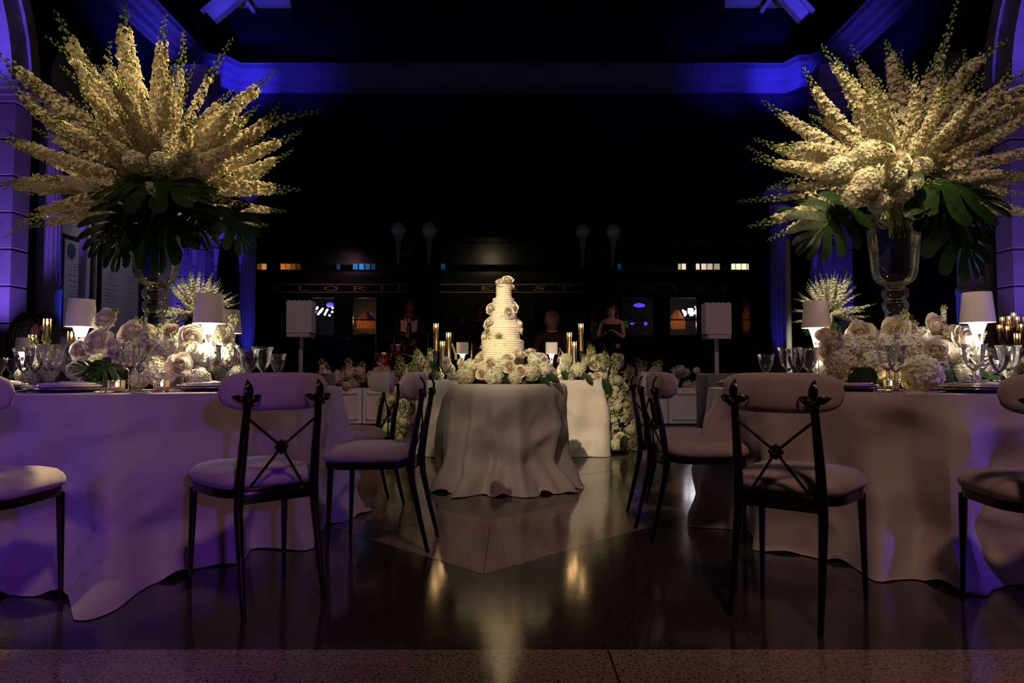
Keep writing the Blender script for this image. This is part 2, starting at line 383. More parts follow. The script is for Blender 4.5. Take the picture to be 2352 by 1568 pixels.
column((2.1, 15.55, 0), .22, 1.1, 5.0, 'dim fluted column behind the woman in black', mat=DARKST)  # its dimness too is put into the colour of the material
column((6.1, 15.45, 0), .22, 1.1, 5.0, 'fluted column lit blue behind the far right flowers')
column((6.75, 14.9, 0), .12, 1.9, 5.0, 'slim fluted column lit blue beside the right corner pier')
for sx, side in ((-1, 'left'), (1, 'right')):
    pr = thing('corner_pier', f'purple lit stone corner pier with torch lamps at the {side}', 'pier', (sx * 6.75, 14.35, 0)); z = 0
    for i in range(13):
        put('stone_block', MB().box((0, 0, z + .28), (.78 if sx < 0 else .62, .6, .548), bev=.012).mesh('block', STONE, False), pr); z += .56
def torch(px, py, Y, label, back):
    p = at(px, py, Y); t = thing('torch_lamp', label, 'wall lamp', p)
    b = MB(); b.lathe([(0, -.60), (.025, -.59), (.035, -.56), (.02, -.53), (.03, -.50), (.055, -.18), (.07, -.16), (.07, -.13), (.06, -.11), (.085, 0), (.11, .01), (.11, .04), (.06, .05), (0, .05)], 16)
    put('torch_body', b.mesh('torch', STONE), t)
    g = MB(); g.lathe([(.06, .05), (.12, .09), (.155, .15), (.165, .20)], 20); put('glass_bowl', g.mesh('bowl', pm('milk_glass_lamp', (.75, .75, .80), .3) if 'milk_glass_lamp' not in bpy.data.materials else bpy.data.materials['milk_glass_lamp']), t)
    g = MB(); g.lathe([(.172, .19), (.178, .205), (.172, .22)], 20); g.lathe([(.165, .2), (.14, .29), (.08, .36), (0, .385)], 20); put('globe', g.mesh('globe', bpy.data.materials['milk_glass_lamp']), t)
    a = MB(); d = Vector(back)
    a.tube([(0, 0, -.3), d * .3 + Vector((0, 0, -.34)), d * .7 + Vector((0, 0, -.30)), d + Vector((0, 0, -.1))], .014, 6); put('bracket', a.mesh('bracket', STONE), t)
torch(446, 553, 13.85, 'purple lit torch lamp on the front of the left corner pier', (-.25, .2, 0))
torch(497, 557, 14.35, 'blue lit torch lamp on the inner side of the left corner pier', (-.22, .1, 0))
torch(416, 546, 13.9, 'torch lamp half behind the big leaves at the left corner pier', (-.1, .15, 0))
torch(553, 560, 15.2, 'torch lamp on the fluted column left of the coach lettering', (-.15, .25, 0))
torch(915, 548, 15.2, 'dim torch lamp left of the column behind the man', (.25, .3, 0))
torch(986, 548, 15.2, 'dim torch lamp right of the column behind the man', (-.2, .3, 0))
torch(1338, 552, 15.2, 'dim torch lamp left of the column behind the woman', (.2, .3, 0))
torch(1408, 552, 15.2, 'dim torch lamp right of the column behind the woman', (-.25, .3, 0))
torch(1872, 560, 13.9, 'blue lit torch lamp above the far right flowers', (.12, .2, 0))
torch(1906, 548, 13.9, 'blue lit torch lamp behind the green cut leaf on the right', (.1, .2, 0))
# upright strips of light, built as pale poles, in front of the side walls
solo('pole', MB().lathe([(0, 0), (.055, 0), (.055, 3.35), (0, 3.35)], 12).mesh('pole', PLASTICW), 'pale upright strip of light, shaped as a pole, in front of the left text panels', 'pole', (at(188, 700, 10.3).x, 10.3, 0))
solo('pole', MB().lathe([(0, 0), (.05, 0), (.05, 3.2), (0, 3.2)], 12).mesh('pole', PLASTICW), 'slim violet strip of light, shaped as a pole, beside the far right flowers', 'pole', (at(1811, 700, 12.2).x, 12.2, 0))
# honour boards on the left wall
def board(y0, y1, z0, z1, label, seals):
    t = thing('text_panel', label, 'wall panel', (-7.2, (y0 + y1) / 2, 0)); hw = (y1 - y0) / 2
    put('backing', MB().box((0, 0, (z1 + .75) / 2), (.06, 2 * hw + .10, z1 + .75)).mesh('backing', STONE, False), t)
    m = pm('printed_panel', (.40, .40, .44), .45) if 'printed_panel' not in bpy.data.materials else bpy.data.materials['printed_panel']
    put('panel', MB().box((.05, 0, (z0 + z1) / 2), (.04, 2 * hw, z1 - z0)).mesh('panel', m, False), t)
    fr = MB(); dk = BLACKM
    for s in (-1, 1): fr.box((.07, s * hw, (z0 + z1) / 2), (.05, .05, z1 - z0 + .05)); fr.box((.07, 0, (z0 + z1) / 2 + s * (z1 - z0) / 2), (.05, 2 * hw, .05))
    put('frame', fr.mesh('frame', dk, False), t)
    ink = MB(); r = random.Random(int(y0 * 10)); cols = max(1, int(hw * 2 / .55))
    for c in range(cols):
        cy = -hw + (c + .5) * 2 * hw / cols; z = z1 - .42
        while z > z0 + .15:
            w = r.uniform(.16, .42); y = cy - w / 2
            while y < cy + w / 2:
                q = r.uniform(.012, .035); ink.add([(.0715, y, z), (.0715, y + q, z), (.0715, y + q, z + .011), (.0715, y, z + .011)], [(0, 1, 2, 3)]); y += q + .012
            z -= r.choice((.05, .05, .06, .09))
    put('print_lines', ink.mesh('ink', BLACKM, False), t)
    for sy in seals: put('seal', MB().add([(.0725, sy + .11 * cos(k * pi / 10), z1 - .22 + .13 * sin(k * pi / 10)) for k in range(20)], [tuple(range(20))]).mesh('seal', pm('blue_seal', (.03, .10, .16), .5), False), t)
board(10.75, 11.5, 1.5, 3.0, 'narrow printed panel with blue seal left of the pale light strip', (-.15,))
board(11.75, 13.0, 1.2, 3.0, 'wide printed panel of small text behind the tall glass vase', (.5,))
for sx in (-1, 1):
    p = Vector((sx * 7.35, 11.3, 5.6)); mb = MB(); mb.lathe([(0, .08), (.5, .08), (.55, .05), (.6, 0)], 32)
    o = struct('trim_4' if sx < 0 else 'trim_5', mb.mesh('roundel', STONE), 'round plaster medallion high on the wall', aim(p, (-sx, 0, 0)))
# skylight wells with rafters
for sx in (-1, 1):
    t = thing('skylight_frame', 'blue lit roof truss frame at the top %s of the middle' % ('left' if sx < 0 else 'right'), 'roof frame', (0, 0, 0))
    if sx < 0: A, B, C = at(486, 42, 9), at(583, -40, 9), at(590, 8, 9)
    else: A, B, C = at(1846, 42, 9), at(1772, -40, 9), at(1762, 10, 9)
    mb = MB(); mb.tube([A, B], .10, 4); put('rafter', mb.mesh('rafter', STONE, False), t)
    d = Vector((sx * .09, -.1, .03)); mb = MB(); mb.tube([A + d, B + d], .035, 4); put('rafter_edge', mb.mesh('edge', STONE, False), t)
    E = A + Vector((-sx * .9, .3, .02))
    mb = MB(); mb.box(((A.x + E.x) / 2, A.y + .35, A.z + .60), (abs(A.x - E.x) + .1, .08, .50)); put('fascia', mb.mesh('fascia', STONE, False), t)
    for k in (.55,):
        b0 = A.lerp(E, k) + Vector((0, .05, .18)); mb = MB(); mb.tube([b0, b0 + Vector((sx * .28, -.1, .40))], .035, 4); put('strut', mb.mesh('strut', STONE, False), t)
    mb = MB(); mb.tube([A + Vector((0, .3, .1)), (A.x, A.y + .3, 10.5)], .03, 6); put('hanger', mb.mesh('hanger', BLACKM), t)
# blue and violet wall washers on the architecture
for sx in (-1, 1):
    pw = 1.0 if sx < 0 else .45
    lamp('SPOT', 'wall_wash', (sx * 6.3, 7.7, .3), 420 * pw, (.24, .11, 1), (sx * 7.0, 9.1, 3.0), .08, 48, .6)
    lamp('SPOT', 'wall_wash', (sx * 6.2, 11.3, .35), 260 * pw, (.03, .05, 1), (sx * 6.95, 10.15, 2.6), .05, 30, .5)
    lamp('SPOT', 'wall_wash', (sx * 5.9, 13.2, .4), 330 * pw, (.10, .045, 1), (sx * 6.7, 14.15, 3.0), .08, 44, .5)
    lamp('SPOT', 'wall_wash', (sx * 5.7, 14.9, .4), 110 * pw, (.05, .04, 1), (sx * 6.03, 15.4, 3.0), .06, 30, .6)
    lamp('SPOT', 'cornice_wash', (sx * 6.0, 14.9, 6.85), 170, (.035, .025, 1), (sx * 6.3, 15.75, 7.75), .05, 92, 1.0)
    lamp('SPOT', 'cornice_wash', (sx * 6.3, 13.4, 6.4), 110 * (1 if sx < 0 else .5), (.05, .04, 1), (sx * 7.1, 13.2, 7.75), .05, 100, 1.0)
    lamp('SPOT', 'cornice_wash', (sx * 5.1, 14.6, 7.0), 42, (.035, .025, 1), (sx * 5.0, 15.8, 7.85), .05, 96, 1.0)  # weaker extra spot, added to soften the fade along the cornice
    lamp('SPOT', 'arch_wash', (sx * 6.9, 7.6, 4.4), 150 * (1 if sx < 0 else .6), (.12, .07, 1), (sx * 7.1, 9.0, 6.0), .08, 80, .6)
    lamp('SPOT', 'roof_wash', (sx * 3.6, 8.0, 5.2), 60, (.06, .05, 1), (sx * 3.6, 9.1, 5.95), .05, 70, .8)
lamp('SPOT', 'panel_wash', (-4.9, 11.2, 4.6), 60, (.9, .75, 1), (-7.1, 11.9, 2.2), .1, 60, .8)

# ------------------------------------------------------------------ the railway coach behind the arcade
coach = thing('railway_coach', 'dark green railway coach with gold lettering behind the arcade', 'railway coach', (0, 17.9, 0))
L0, L1 = -7.4, 7.4
def strip(name, z0, z1, y=0, dep=.12, mat=CARGREEN, x0=L0, x1=L1): return put(name, MB().box(((x0 + x1) / 2, y + dep / 2, (z0 + z1) / 2), (x1 - x0, dep, z1 - z0)).mesh(name, mat, False), coach)
def cz(py, Y=17.9): return at(1176, py, Y).z
def cxx(px, Y=17.9): return (px - CX) / F_PX * Y * 1.005
zb, zw0, zw1 = .6, cz(772), cz(682)
strip('lower_panel', zb, zw0); strip('letterboard', zw1, 3.36); strip('underframe', .25, zb, .1, .4, BLACKM)
belt = MB(); belt.tube([(L0, -.01, zw0 - .07), (L1, -.01, zw0 - .07)], .012, 6); put('belt_rail', belt.mesh('belt', BRASS), coach)
for py in (653, 671):
    put('gold_line', MB().box((cxx(1160), -.006, cz(py)), (cxx(1690) - cxx(620), .014, .018)).mesh('line', GOLDP, False), coach)
strip('clerestory_sill', 3.36, cz(619), .35); strip('clerestory_head', cz(603), 4.3, .35); strip('interior_back', .6, 4.3, 1.4, .05, BLACKC); strip('roof', 4.25, 4.35, -.1, 1.6)
for xb in (-5.2, 0.0, 5.2):
    w = MB()
    for dx in (-.9, .9):
        P = [(.04, -.06), (.40, -.06), (.42, -.04), (.42, .04), (.40, .06), (.04, .06)]
        w.add([(xb + dx + r_ * cos(2 * pi * k / 24), .35 + y_, .42 + r_ * sin(2 * pi * k / 24)) for r_, y_ in P for k in range(24)], [(i * 24 + k, i * 24 + (k + 1) % 24, i * 24 + 24 + (k + 1) % 24, i * 24 + 24 + k) for i in range(5) for k in range(24)])
    w.box((xb, .35, .45), (2.4, .08, .16)); put('wheel_truck', w.mesh('truck', BLACKM), coach)
# big windows
wins = [(-3.7 - 1.55, -3.95), (cxx(715), cxx(772)), (cxx(810), cxx(868)), (cxx(1225), cxx(1290)), (cxx(1425), cxx(1500)), (cxx(1535), cxx(1600)), (cxx(1700), cxx(1755))]
wins = wins[1:]
xe = [L0] + [e for w in wins for e in w] + [L1]
for a, b in zip(xe[0::2], xe[1::2]): put('window_pier', MB().box(((a + b) / 2, .06, (zw0 + zw1) / 2), (b - a, .12, zw1 - zw0)).mesh('pier', CARGREEN, False), coach)
AMBER = pm('amber_curtain', (.60, .28, .10), .8, transl=.5); GREENR = pm('green_reflection', (.35, .55, .2), .8, transl=.5)  # the green colours a window reflection built as a curtain
def curtain(cx, zc0, zc1, w, pinch):
    mb = MB(); P = []
    for i in range(9):
        u = i / 8; z = zc1 + (zc0 - zc1) * u; half = w * (.5 if u > pinch else .03 + .47 * (u / pinch) ** .8)
        P.append([(cx + half * (2 * k / 24 - 1), .3 + .018 * sin(k * 2.1), z) for k in range(25)])
    return mb.grid(P)
WCOL = [(.04, .03, .05)] * 6
for i, (a, b) in enumerate(wins):
    c = (a + b) / 2; f = MB()
    for x in (a, b): f.box((x, .0, (zw0 + zw1) / 2), (.05, .1, zw1 - zw0))
    f.box((c, 0, zw0), (b - a, .12, .05)); f.box((c, 0, zw1), (b - a, .1, .05)); f.box((c, .01, zw0 + (zw1 - zw0) * .42), (b - a, .05, .03))
    fr = put('window_frame', f.mesh('frame', CARGREEN, False), coach)
    put('pane', MB().box((c, .05, (zw0 + zw1) / 2), (b - a, .008, zw1 - zw0)).mesh('pane', PANE, False), fr)
def wl(px, py, r, col, es, y=.55, name='interior_lamp'):
    p = at(px, py, 17.9 + y); m = pm('lit_lamp', (1, 1, 1), .5, emit=col, es=es)
    put(name, MB().ball((p.x, y, p.z), r, 8, 6).mesh('lamp', m), coach); return p
put('curtain', curtain(cxx(836), cz(753), cz(712), .50, .5).mesh('curtain', AMBER), coach)
put('curtain', curtain(cxx(1726), cz(757), cz(697), .50, .7).mesh('curtain', AMBER), coach)
put('curtain', curtain(cxx(1560), cz(754), cz(706), .44, .6).mesh('curtain', AMBER), coach)
put('curtain', curtain(cxx(1438), cz(751), cz(727), .24, .8).mesh('curtain', GREENR), coach)  # green window reflection, modelled as a curtain sheet
def glow(px, py, pw, col, y=18.5):
    p = at(px, py, y); lamp('POINT', 'coach_lamp', p, pw, col, size=.05)
wl(835, 733, .05, (1, .55, .2), 25, .75); glow(836, 738, 9, (1, .5, .2), 18.9)
glow(1726, 745, 2.2, (1, .6, .3), 18.75); glow(1560, 745, 3, (1, .55, .25), 18.75); glow(1436, 742, 1.2, (.6, 1, .4), 18.6)  # the green point light is added to brighten the reflection sheet
wl(1548, 734, .035, (1, .7, .4), 14); wl(1548, 751, .035, (1, .7, .4), 14); wl(1543, 739, .03, (1, .7, .4), 10)
# clusters of white stage-light beads seen in two windows
def beads(pts, col, es):
    m = pm('white_bead_light', (1, 1, 1), .5, emit=col, es=es)
    for (px, py) in pts:
        p = at(px, py, 18.3); put('bead_light', MB().ball((p.x, .4, p.z), .028, 8, 6).mesh('bead', m), coach)
beads([(721, 706), (722, 713), (720, 718), (727, 709), (729, 706), (724, 716)], (.8, .9, 1), 9)
beads([(735 + 3 * (i % 3) - 2 * (i // 3), 721 - 4 * 0 - 3 * (i % 3) + 0 - 3 * (2 - i // 3)) for i in range(9)], (.85, .92, 1), 9)
beads([(748, 718), (750, 714), (752, 711), (746, 722)], (.8, .85, 1), 9)
beads([(764, 707), (763, 716), (757, 724)], (1, .85, .6), 9)
beads([(1569, 713), (1571, 718), (1573, 724), (1574, 716), (1575, 721)], (.95, .9, 1), 10)
beads([(1582 + 4 * (i % 3), 710 + 4 * (i // 3)) for i in range(9)] + [(1586, 723), (1590, 723)], (.95, .9, 1), 10)
beads([(1598, 705), (1600, 709), (1597, 714), (1600, 716), (1595, 719)], (.95, .9, 1), 10)
def wl2(px, py, rx, rz):
    p = at(px, py, 18.4); m = pm('violet_neon', (.3, .2, 1), .5, emit=(.12, .06, 1), es=.9)
    put('violet_lamp', MB().ball((p.x, .5, p.z), (rx, .03, rz), 12, 6).mesh('violet', m), coach)
wl2(847, 728, .10, .11); wl2(1468, 701, .16, .06); wl2(1483, 743, .05, .05); wl2(1452, 743, .06, .03); wl2(758, 700, .10, .07); wl2(1555, 715, .07, .05)
# clerestory panes
def panes(lst):
    for (px, w, col, es) in lst:
        x = cxx(px, 18.2); hw = w / 2 / F_PX * 18.2
        m = pm('lit_pane', col, .4, emit=col, es=es, var=.0)
        put('clerestory_pane', MB().box((x, .35, (cz(619, 18.2) + cz(604, 18.2)) / 2), (2 * hw, .02, cz(604, 18.2) - cz(619, 18.2) - .02)).mesh('pane', m, False), coach)
OR, CY_, WH = (1, .33, .05), (.02, .38, .95), (1, .80, .55)
panes([(594, 10, OR, .10), (605, 10, (1, .5, .15), .45), (648, 10, OR, .42), (660, 11, OR, .30), (672, 10, OR, .12), (684, 9, OR, .04)])
panes([(815, 11, CY_, .35), (829, 11, CY_, .55), (843, 11, (.1, .35, .8), .18), (856, 9, CY_, .06), (776, 8, CY_, .04)])
panes([(991, 10, CY_, .5), (1004, 11, CY_, .26), (1017, 9, CY_, .06), (1392, 9, CY_, .5), (1423, 8, CY_, .05), (938, 6, CY_, .04)])
panes([(1562, 6, WH, .5), (1572, 9, WH, .95), (1604, 8, WH, .9), (1618, 11, WH, .8), (1632, 12, WH, .55), (1648, 13, WH, .35), (1686, 9, WH, 1.1), (1698, 11, WH, 1.2), (1711, 11, WH, 1.2), (1724, 10, WH, 1.2), (1737, 8, WH, .5)])
# lettering: extended roman capitals drawn from strokes (x 0..w, z 0..1)
def letter(ch):
    q = []; T, t = .30, .11
    def bar(x0, x1, z0, z1): q.append([(x0, z0), (x1, z0), (x1, z1), (x0, z1)])
    def stemv(x, z0=0, z1=1): bar(x - T / 2, x + T / 2, z0, z1)
    def serif(x, z): bar(x - T / 2 - .14, x + T / 2 + .14, z - (t * .7 if z > .5 else 0), z + (0 if z > .5 else t * .7))
    def arc(cx, cz_, rx, rz, a0, a1, th=T, tz=t, n=18):
        for i in range(n):
            p0, p1 = a0 + (a1 - a0) * i / n, a0 + (a1 - a0) * (i + 1) / n
            q.append([(cx + (rx - th) * cos(p0), cz_ + (rz - tz) * sin(p0)), (cx + rx * cos(p0), cz_ + rz * sin(p0)), (cx + rx * cos(p1), cz_ + rz * sin(p1)), (cx + (rx - th) * cos(p1), cz_ + (rz - tz) * sin(p1))])
    if ch in 'FLIERDT' and ch != 'T': stemv(.45); serif(.45, 0); serif(.45, 1)
    if ch in 'FE': bar(.45, 2.1, 1 - t, 1); bar(1.95, 2.1, .72, 1); bar(.45, 1.4, .46, .46 + t * .8); bar(1.3, 1.4, .36, .66)
    if ch in 'LE': bar(.45, 2.2, 0, t); bar(2.05, 2.2, 0, .30)
    if ch == 'O': arc(1.25, .5, 1.2, .52, 0, 2 * pi)
    if ch == 'C': arc(1.25, .5, 1.2, .52, .55, 2 * pi - .55); bar(2.15, 2.3, .66, 1)
    if ch == 'D': arc(.6, .5, 1.75, .5, -pi / 2, pi / 2)
    if ch == 'R':
        arc(.6, .74, 1.4, .26, -pi / 2, pi / 2, .28, .09); q.append([(1.0, .48), (1.35, .48), (2.25, .05), (1.9, .0)]); bar(1.9, 2.5, 0, t)
    if ch == 'T': stemv(1.2); serif(1.2, 0); bar(.1, 2.3, 1 - t, 1); bar(.1, .24, .70, 1); bar(2.16, 2.3, .70, 1)
    if ch == 'A': q.append([(.25, 0), (.42, 0), (1.3, 1), (1.12, 1)]); q.append([(1.75, 0), (2.15, 0), (1.36, 1), (1.05, 1)]); bar(.65, 1.8, .28, .28 + t * .8); bar(0, .65, 0, t * .7); bar(1.55, 2.4, 0, t * .7)
    if ch == 'S':
        pts = [(2.0, .80), (1.75, .93), (1.2, .97), (.6, .90), (.45, .74), (.8, .60), (1.3, .50), (1.85, .40), (2.0, .24), (1.7, .09), (1.15, .03), (.55, .08), (.3, .22)]
        wd = [.05, .05, .05, .07, .10, .11, .12, .11, .10, .07, .05, .05, .05]
        for i in range(len(pts) - 1):
            (x0, z0), (x1, z1) = pts[i], pts[i + 1]; w0, w1 = wd[i], wd[i + 1]; s = 1.5
            d = Vector((x1 - x0, z1 - z0)); d.normalize(); nx, nz = -d.y, d.x
            q.append([(x0 - nx * w0 * s, z0 - nz * w0), (x1 - nx * w1 * s, z1 - nz * w1), (x1 + nx * w1 * s, z1 + nz * w1), (x0 + nx * w0 * s, z0 + nz * w0)])
        bar(1.95, 2.1, .70, 1); bar(.2, .35, 0, .30)
    return q
lz0 = cz(667.5); lh = cz(656.5) - lz0
for ch, px in zip('FLORIDAEASTCOAST', (640, 699, 760, 825, 878, 926, 985, 1120, 1176, 1240, 1296, 1424, 1486, 1546, 1606, 1664)):
    mb = MB(); sc = lh * 1.18; x0 = cxx(px) - (.45 if ch == 'I' else 1.2) * sc
    for quad in letter(ch):
        vs = [(x0 + a * sc, -.012, lz0 + b * lh) for a, b in quad]; vs += [(x, .0, z) for x, _, z in vs]
        mb.add(vs, [(0, 1, 2, 3), (7, 6, 5, 4), (0, 4, 5, 1), (1, 5, 6, 2), (2, 6, 7, 3), (3, 7, 4, 0)])
    put('letter', mb.mesh('letter', GOLDP, False), coach)
lamp('SPOT', 'letter_wash_left', (-4.6, 16.6, 4.1), 14, (1, .45, .6), (-4.6, 17.9, 2.95), .05, 95, .9)
lamp('SPOT', 'letter_wash', (-.6, 16.6, 4.1), 18, (1, .7, .4), (-.6, 17.9, 2.95), .05, 130, .9)
# ------------------------------------------------------------------ flower kit (meshes shared between alike pieces)
def basis(n):
    n = Vector(n).normalized(); u = n.orthogonal().normalized(); return u, n.cross(u), n
def floret(mb, p, n, s, r, layers=2, cup=.25):
    u, v, n = basis(n); a0 = r.uniform(0, 2 * pi); p = Vector(p)
    for l in range(layers):
        sc = s * (1 - .42 * l); lift = cup + .45 * l
        for k in range(5):
            a = a0 + l * .63 + 2 * pi * k / 5 + r.uniform(-.15, .15); e = u * cos(a) + v * sin(a); g = n.cross(e); q = sc * r.uniform(.85, 1.1)
            tip = lift + r.uniform(-.25, .25)
            mb.add([p, p + q * (.55 * e - .44 * g + .8 * lift * n), p + q * (.98 * e - .26 * g + tip * n), p + q * (.98 * e + .26 * g + tip * n), p + q * (.55 * e + .44 * g + .8 * lift * n)],
                   [(0, 1, 2), (0, 2, 3), (0, 3, 4)])
def spike_kit(seed, L=.95, w=.066, nfl=110, b0=.10, b1=.81, fs=.029, nb=17, droop=.10):
    r = random.Random(seed); A = r.uniform(0, 2 * pi); bx, by = droop * cos(A), droop * sin(A)
    ax = lambda t: Vector((bx * t * t * t, by * t * t * t, L * t))
    bl, st, bu = MB(), MB(), MB()
    st.tube([ax(i / 8) for i in range(9)], [.0045 - .0028 * i / 8 for i in range(9)], 5)
    for i in range(nfl):
        t = b0 + (b1 - b0) * (i + .5) / nfl; a = i * 2.39996 + r.uniform(-.3, .3); ww = w * (1 - .5 * ((t - b0) / (b1 - b0)) ** 1.6) * r.uniform(.78, 1.12)
        d = Vector((cos(a), sin(a), 0)); p = ax(t) + d * ww + Vector((0, 0, r.uniform(-.01, .01)))
        floret(bl, p - d * fs * .35, d + Vector((0, 0, r.uniform(-.1, .6))), fs * r.uniform(.85, 1.15) * (1 - .25 * t), r)
    for i in range(nb):
        t = b1 - .04 + (1.0 - b1 + .04) * (i + .5) / nb; a = i * 2.39996; d = Vector((cos(a), sin(a), .5)).normalized()
        ln = .025 * (1.15 - .75 * (t - b1) / (1 - b1)); p = ax(t) + d * ln; sz = .0095 * (1.2 - .6 * (t - b1) / (1 - b1))
        st.tube([ax(t), p], .0016, 3, cap=False); bu.ball(p, (sz * .8, sz * .8, sz * 1.15), 6, 4)
    return (bl.mesh('florets', PETAL, False), st.mesh('stem', STEM), bu.mesh('buds', BUD))
SPIKES = [spike_kit(11 + i, droop=.05 + .04 * i, nfl=104 + 5 * i) for i in range(5)]
SLIM = [spike_kit(31 + i, w=.040, nfl=52, b0=.20, b1=.70, fs=.022, nb=26, droop=.18 + .06 * i) for i in range(3)]
FARSP = [spike_kit(41 + i, w=.05, nfl=42, fs=.036, nb=12, droop=.1) for i in range(2)]
STOCK = [spike_kit(51 + i, L=.22, w=.030, nfl=26, b0=.25, b1=.80, fs=.022, nb=7, droop=.02) for i in range(2)]
def spike(parent, kit, root, tip, r, name='flower_spike'):
    root, tip = Vector(root), Vector(tip); L = (tip - root).length
    base = {id(k): l for ks, l in ((SPIKES, .95), (SLIM, .95), (FARSP, .95), (STOCK, .22)) for k in ks}[id(kit)]
    o = put(name, kit[0], parent, aim(root, tip - root, r.uniform(0, 6.28), L / base), world=True)
    put('stem', kit[1], o); put('bud_cluster', kit[2], o, kind='stuff'); return o

def rose_mesh(seed, mat):
    r = random.Random(seed); mb = MB(); n = 32             # unit radius, faces +Z
    for i in range(n):
        f = i / (n - 1); a = i * 2.39996 + r.uniform(-.2, .2)
        op = radians(1 + 58 * f ** 1.5); h = .72 + .22 * f; r0 = .03 + .20 * f; half = 1.75 - 1.0 * f ** .6; curl = .22 * max(0, f - .3)
        P = []
        for j in range(5):
            v = j / 4; row = []
            for k in range(5):
                u = k / 2 - 1; hh = h * v * (1 - .22 * u * u * v); bul = .13 * sin(pi * v) * (.4 + f)
                rad = r0 + sin(op) * hh + bul + curl * max(0, v - .7) * 3.3 * (1 - .2 * abs(u)) - .05 * (1 - f) * v + .018 * r.uniform(-1, 1) * v
                z = .12 + cos(op) * hh - .25 * f - curl * max(0, v - .7) * 1.6 + .02 * r.uniform(-1, 1) * v
                ang = a + u * half * (.55 + .45 * v); row.append((rad * cos(ang), rad * sin(ang), z))
            P.append(row)
        mb.grid(P)
    for k in range(5):
        a = k * 1.257; mb.add([(.12 * cos(a - .5), .12 * sin(a - .5), -.16), (.12 * cos(a + .5), .12 * sin(a + .5), -.16), (.5 * cos(a), .5 * sin(a), -.22)], [(0, 1, 2)], 1)
    mb.ball((0, 0, -.15), (.22, .22, .24), 8, 5, 1)
    return mb.mesh('rose', [mat, STEM], True)
ROSES = [rose_mesh(3, ROSEP), rose_mesh(4, ROSEP), rose_mesh(5, ROSEP)]
SUGAR = [rose_mesh(8, CREAM), rose_mesh(9, CREAM)]
def hyd_mesh(seed, mat, n=165):
    r = random.Random(seed); mb = MB(); mb.ball((0, 0, 0), .76, 10, 7, 1)
    for i in range(n):
        z = 1 - 1.75 * (i + .5) / n; a = i * 2.39996; q = sqrt(max(0, 1 - z * z)); d = Vector((q * cos(a), q * sin(a), z)); p = d * r.uniform(.82, .98)
        u, v, w = basis(d + Vector((r.uniform(-.4, .4), r.uniform(-.4, .4), r.uniform(-.4, .4)))); a0 = r.uniform(0, 6.3); s = .165 * r.uniform(.85, 1.2)
        for k in range(4):
            b = a0 + k * pi / 2; e = u * cos(b) + v * sin(b); g = w.cross(e); t = r.uniform(-.1, .35)
            mb.add([p, p + s * (.55 * e - .5 * g + .12 * w), p + s * (1.05 * e - .22 * g + t * w), p + s * (1.05 * e + .22 * g + t * w), p + s * (.55 * e + .5 * g + .12 * w)], [(0, 1, 2), (0, 2, 3), (0, 3, 4)])
    return mb.mesh('hydrangea', [mat, BUD], False)
HYDS = [hyd_mesh(1, HYD), hyd_mesh(2, HYD), hyd_mesh(3, PETAL)]
BLUSHH = [hyd_mesh(4, BLUSH, 70), hyd_mesh(5, BLUSH, 70)]
def leaf_mesh(seed, lobes=5):
    """cut leaf: heart outline split into strap lobes by narrow slits, +Y along the midrib, about unit length, drooping"""
    r = random.Random(seed); mb = MB(); n = lobes
    def pt(s, t, k=1.0):
        a = radians(148 - 136 * s ** .75); w = (.40 + .26 * sin(pi * min(1, s * 1.05) ** .8) - .10 * s) * k
        x, y = w * t * sin(a - .30 * t), s * .80 + w * t * cos(a - .30 * t); return x, y
    for sd in (-1, 1):
        for i in range(n):
            s0, s1 = i / n, (i + 1) / n; k = r.uniform(.94, 1.05); P = []
            for j in range(9):
                t = j / 8; g = (.0 if t < .30 else .012 + .020 * (t - .30) / .70) * r.uniform(.8, 1.2); row = []
                for q in range(5):
                    u = q / 4; s = s0 + g + (s1 - s0 - 2 * g) * u; tt = t * (1 - .16 * abs(2 * u - 1) ** 2.5)
                    x, y = pt(min(1, max(0, s)), tt, k); row.append((sd * x, y, -.55 * x * x - .20 * max(0, y) ** 2 + .05 * x + .012 * sin(5 * t + i)))
                P.append(row)
            mb.grid(P)
    mb.tube([(0, -.40, -.03), (0, 0, .004), (0, .4, -.03), (0, .80, -.128)], [.010, .010, .008, .003], 5, 1)
    return mb.mesh('leaf', [LEAF, STEM], True)
LEAVES = [leaf_mesh(1, 5), leaf_mesh(2, 6)]
def plain_leaf():
    mb = MB(); P = []
    for j in range(9):
        t = j / 8; w = .26 * sin(pi * min(1, t * .96 + .04)) ** .75; P.append([Vector((w * k, t, -.22 * t * t + .08 * abs(k) * w * 4 * .3)) for k in (-1, -.5, 0, .5, 1)])
    mb.grid(P); mb.tube([(0, -.3, 0), (0, .5, -.06), (0, .97, -.2)], .008, 4, 1); return mb.mesh('leaf', [LEAF, STEM], True)
PLEAF = plain_leaf()
def frond_mesh():
    mb = MB(); mb.tube([(0, 0, 0), (0, .5, .02), (0, 1, -.1)], .01, 4, 1)
    for i in range(16):
        t = .1 + .9 * i / 16
        for sd in (-1, 1):
            b = Vector((0, t, .02 - .12 * t * t)); e = b + Vector((sd * .42 * sin(pi * (.2 + .7 * t)), .30, -.08)); g = Vector((0, .022, 0))
            mb.add([b - g, b + g, e + Vector((0, .004, 0)), e - Vector((0, .004, 0))], [(0, 1, 2, 3)])
    return mb.mesh('frond', [LEAF, STEM], False)
FROND = frond_mesh()
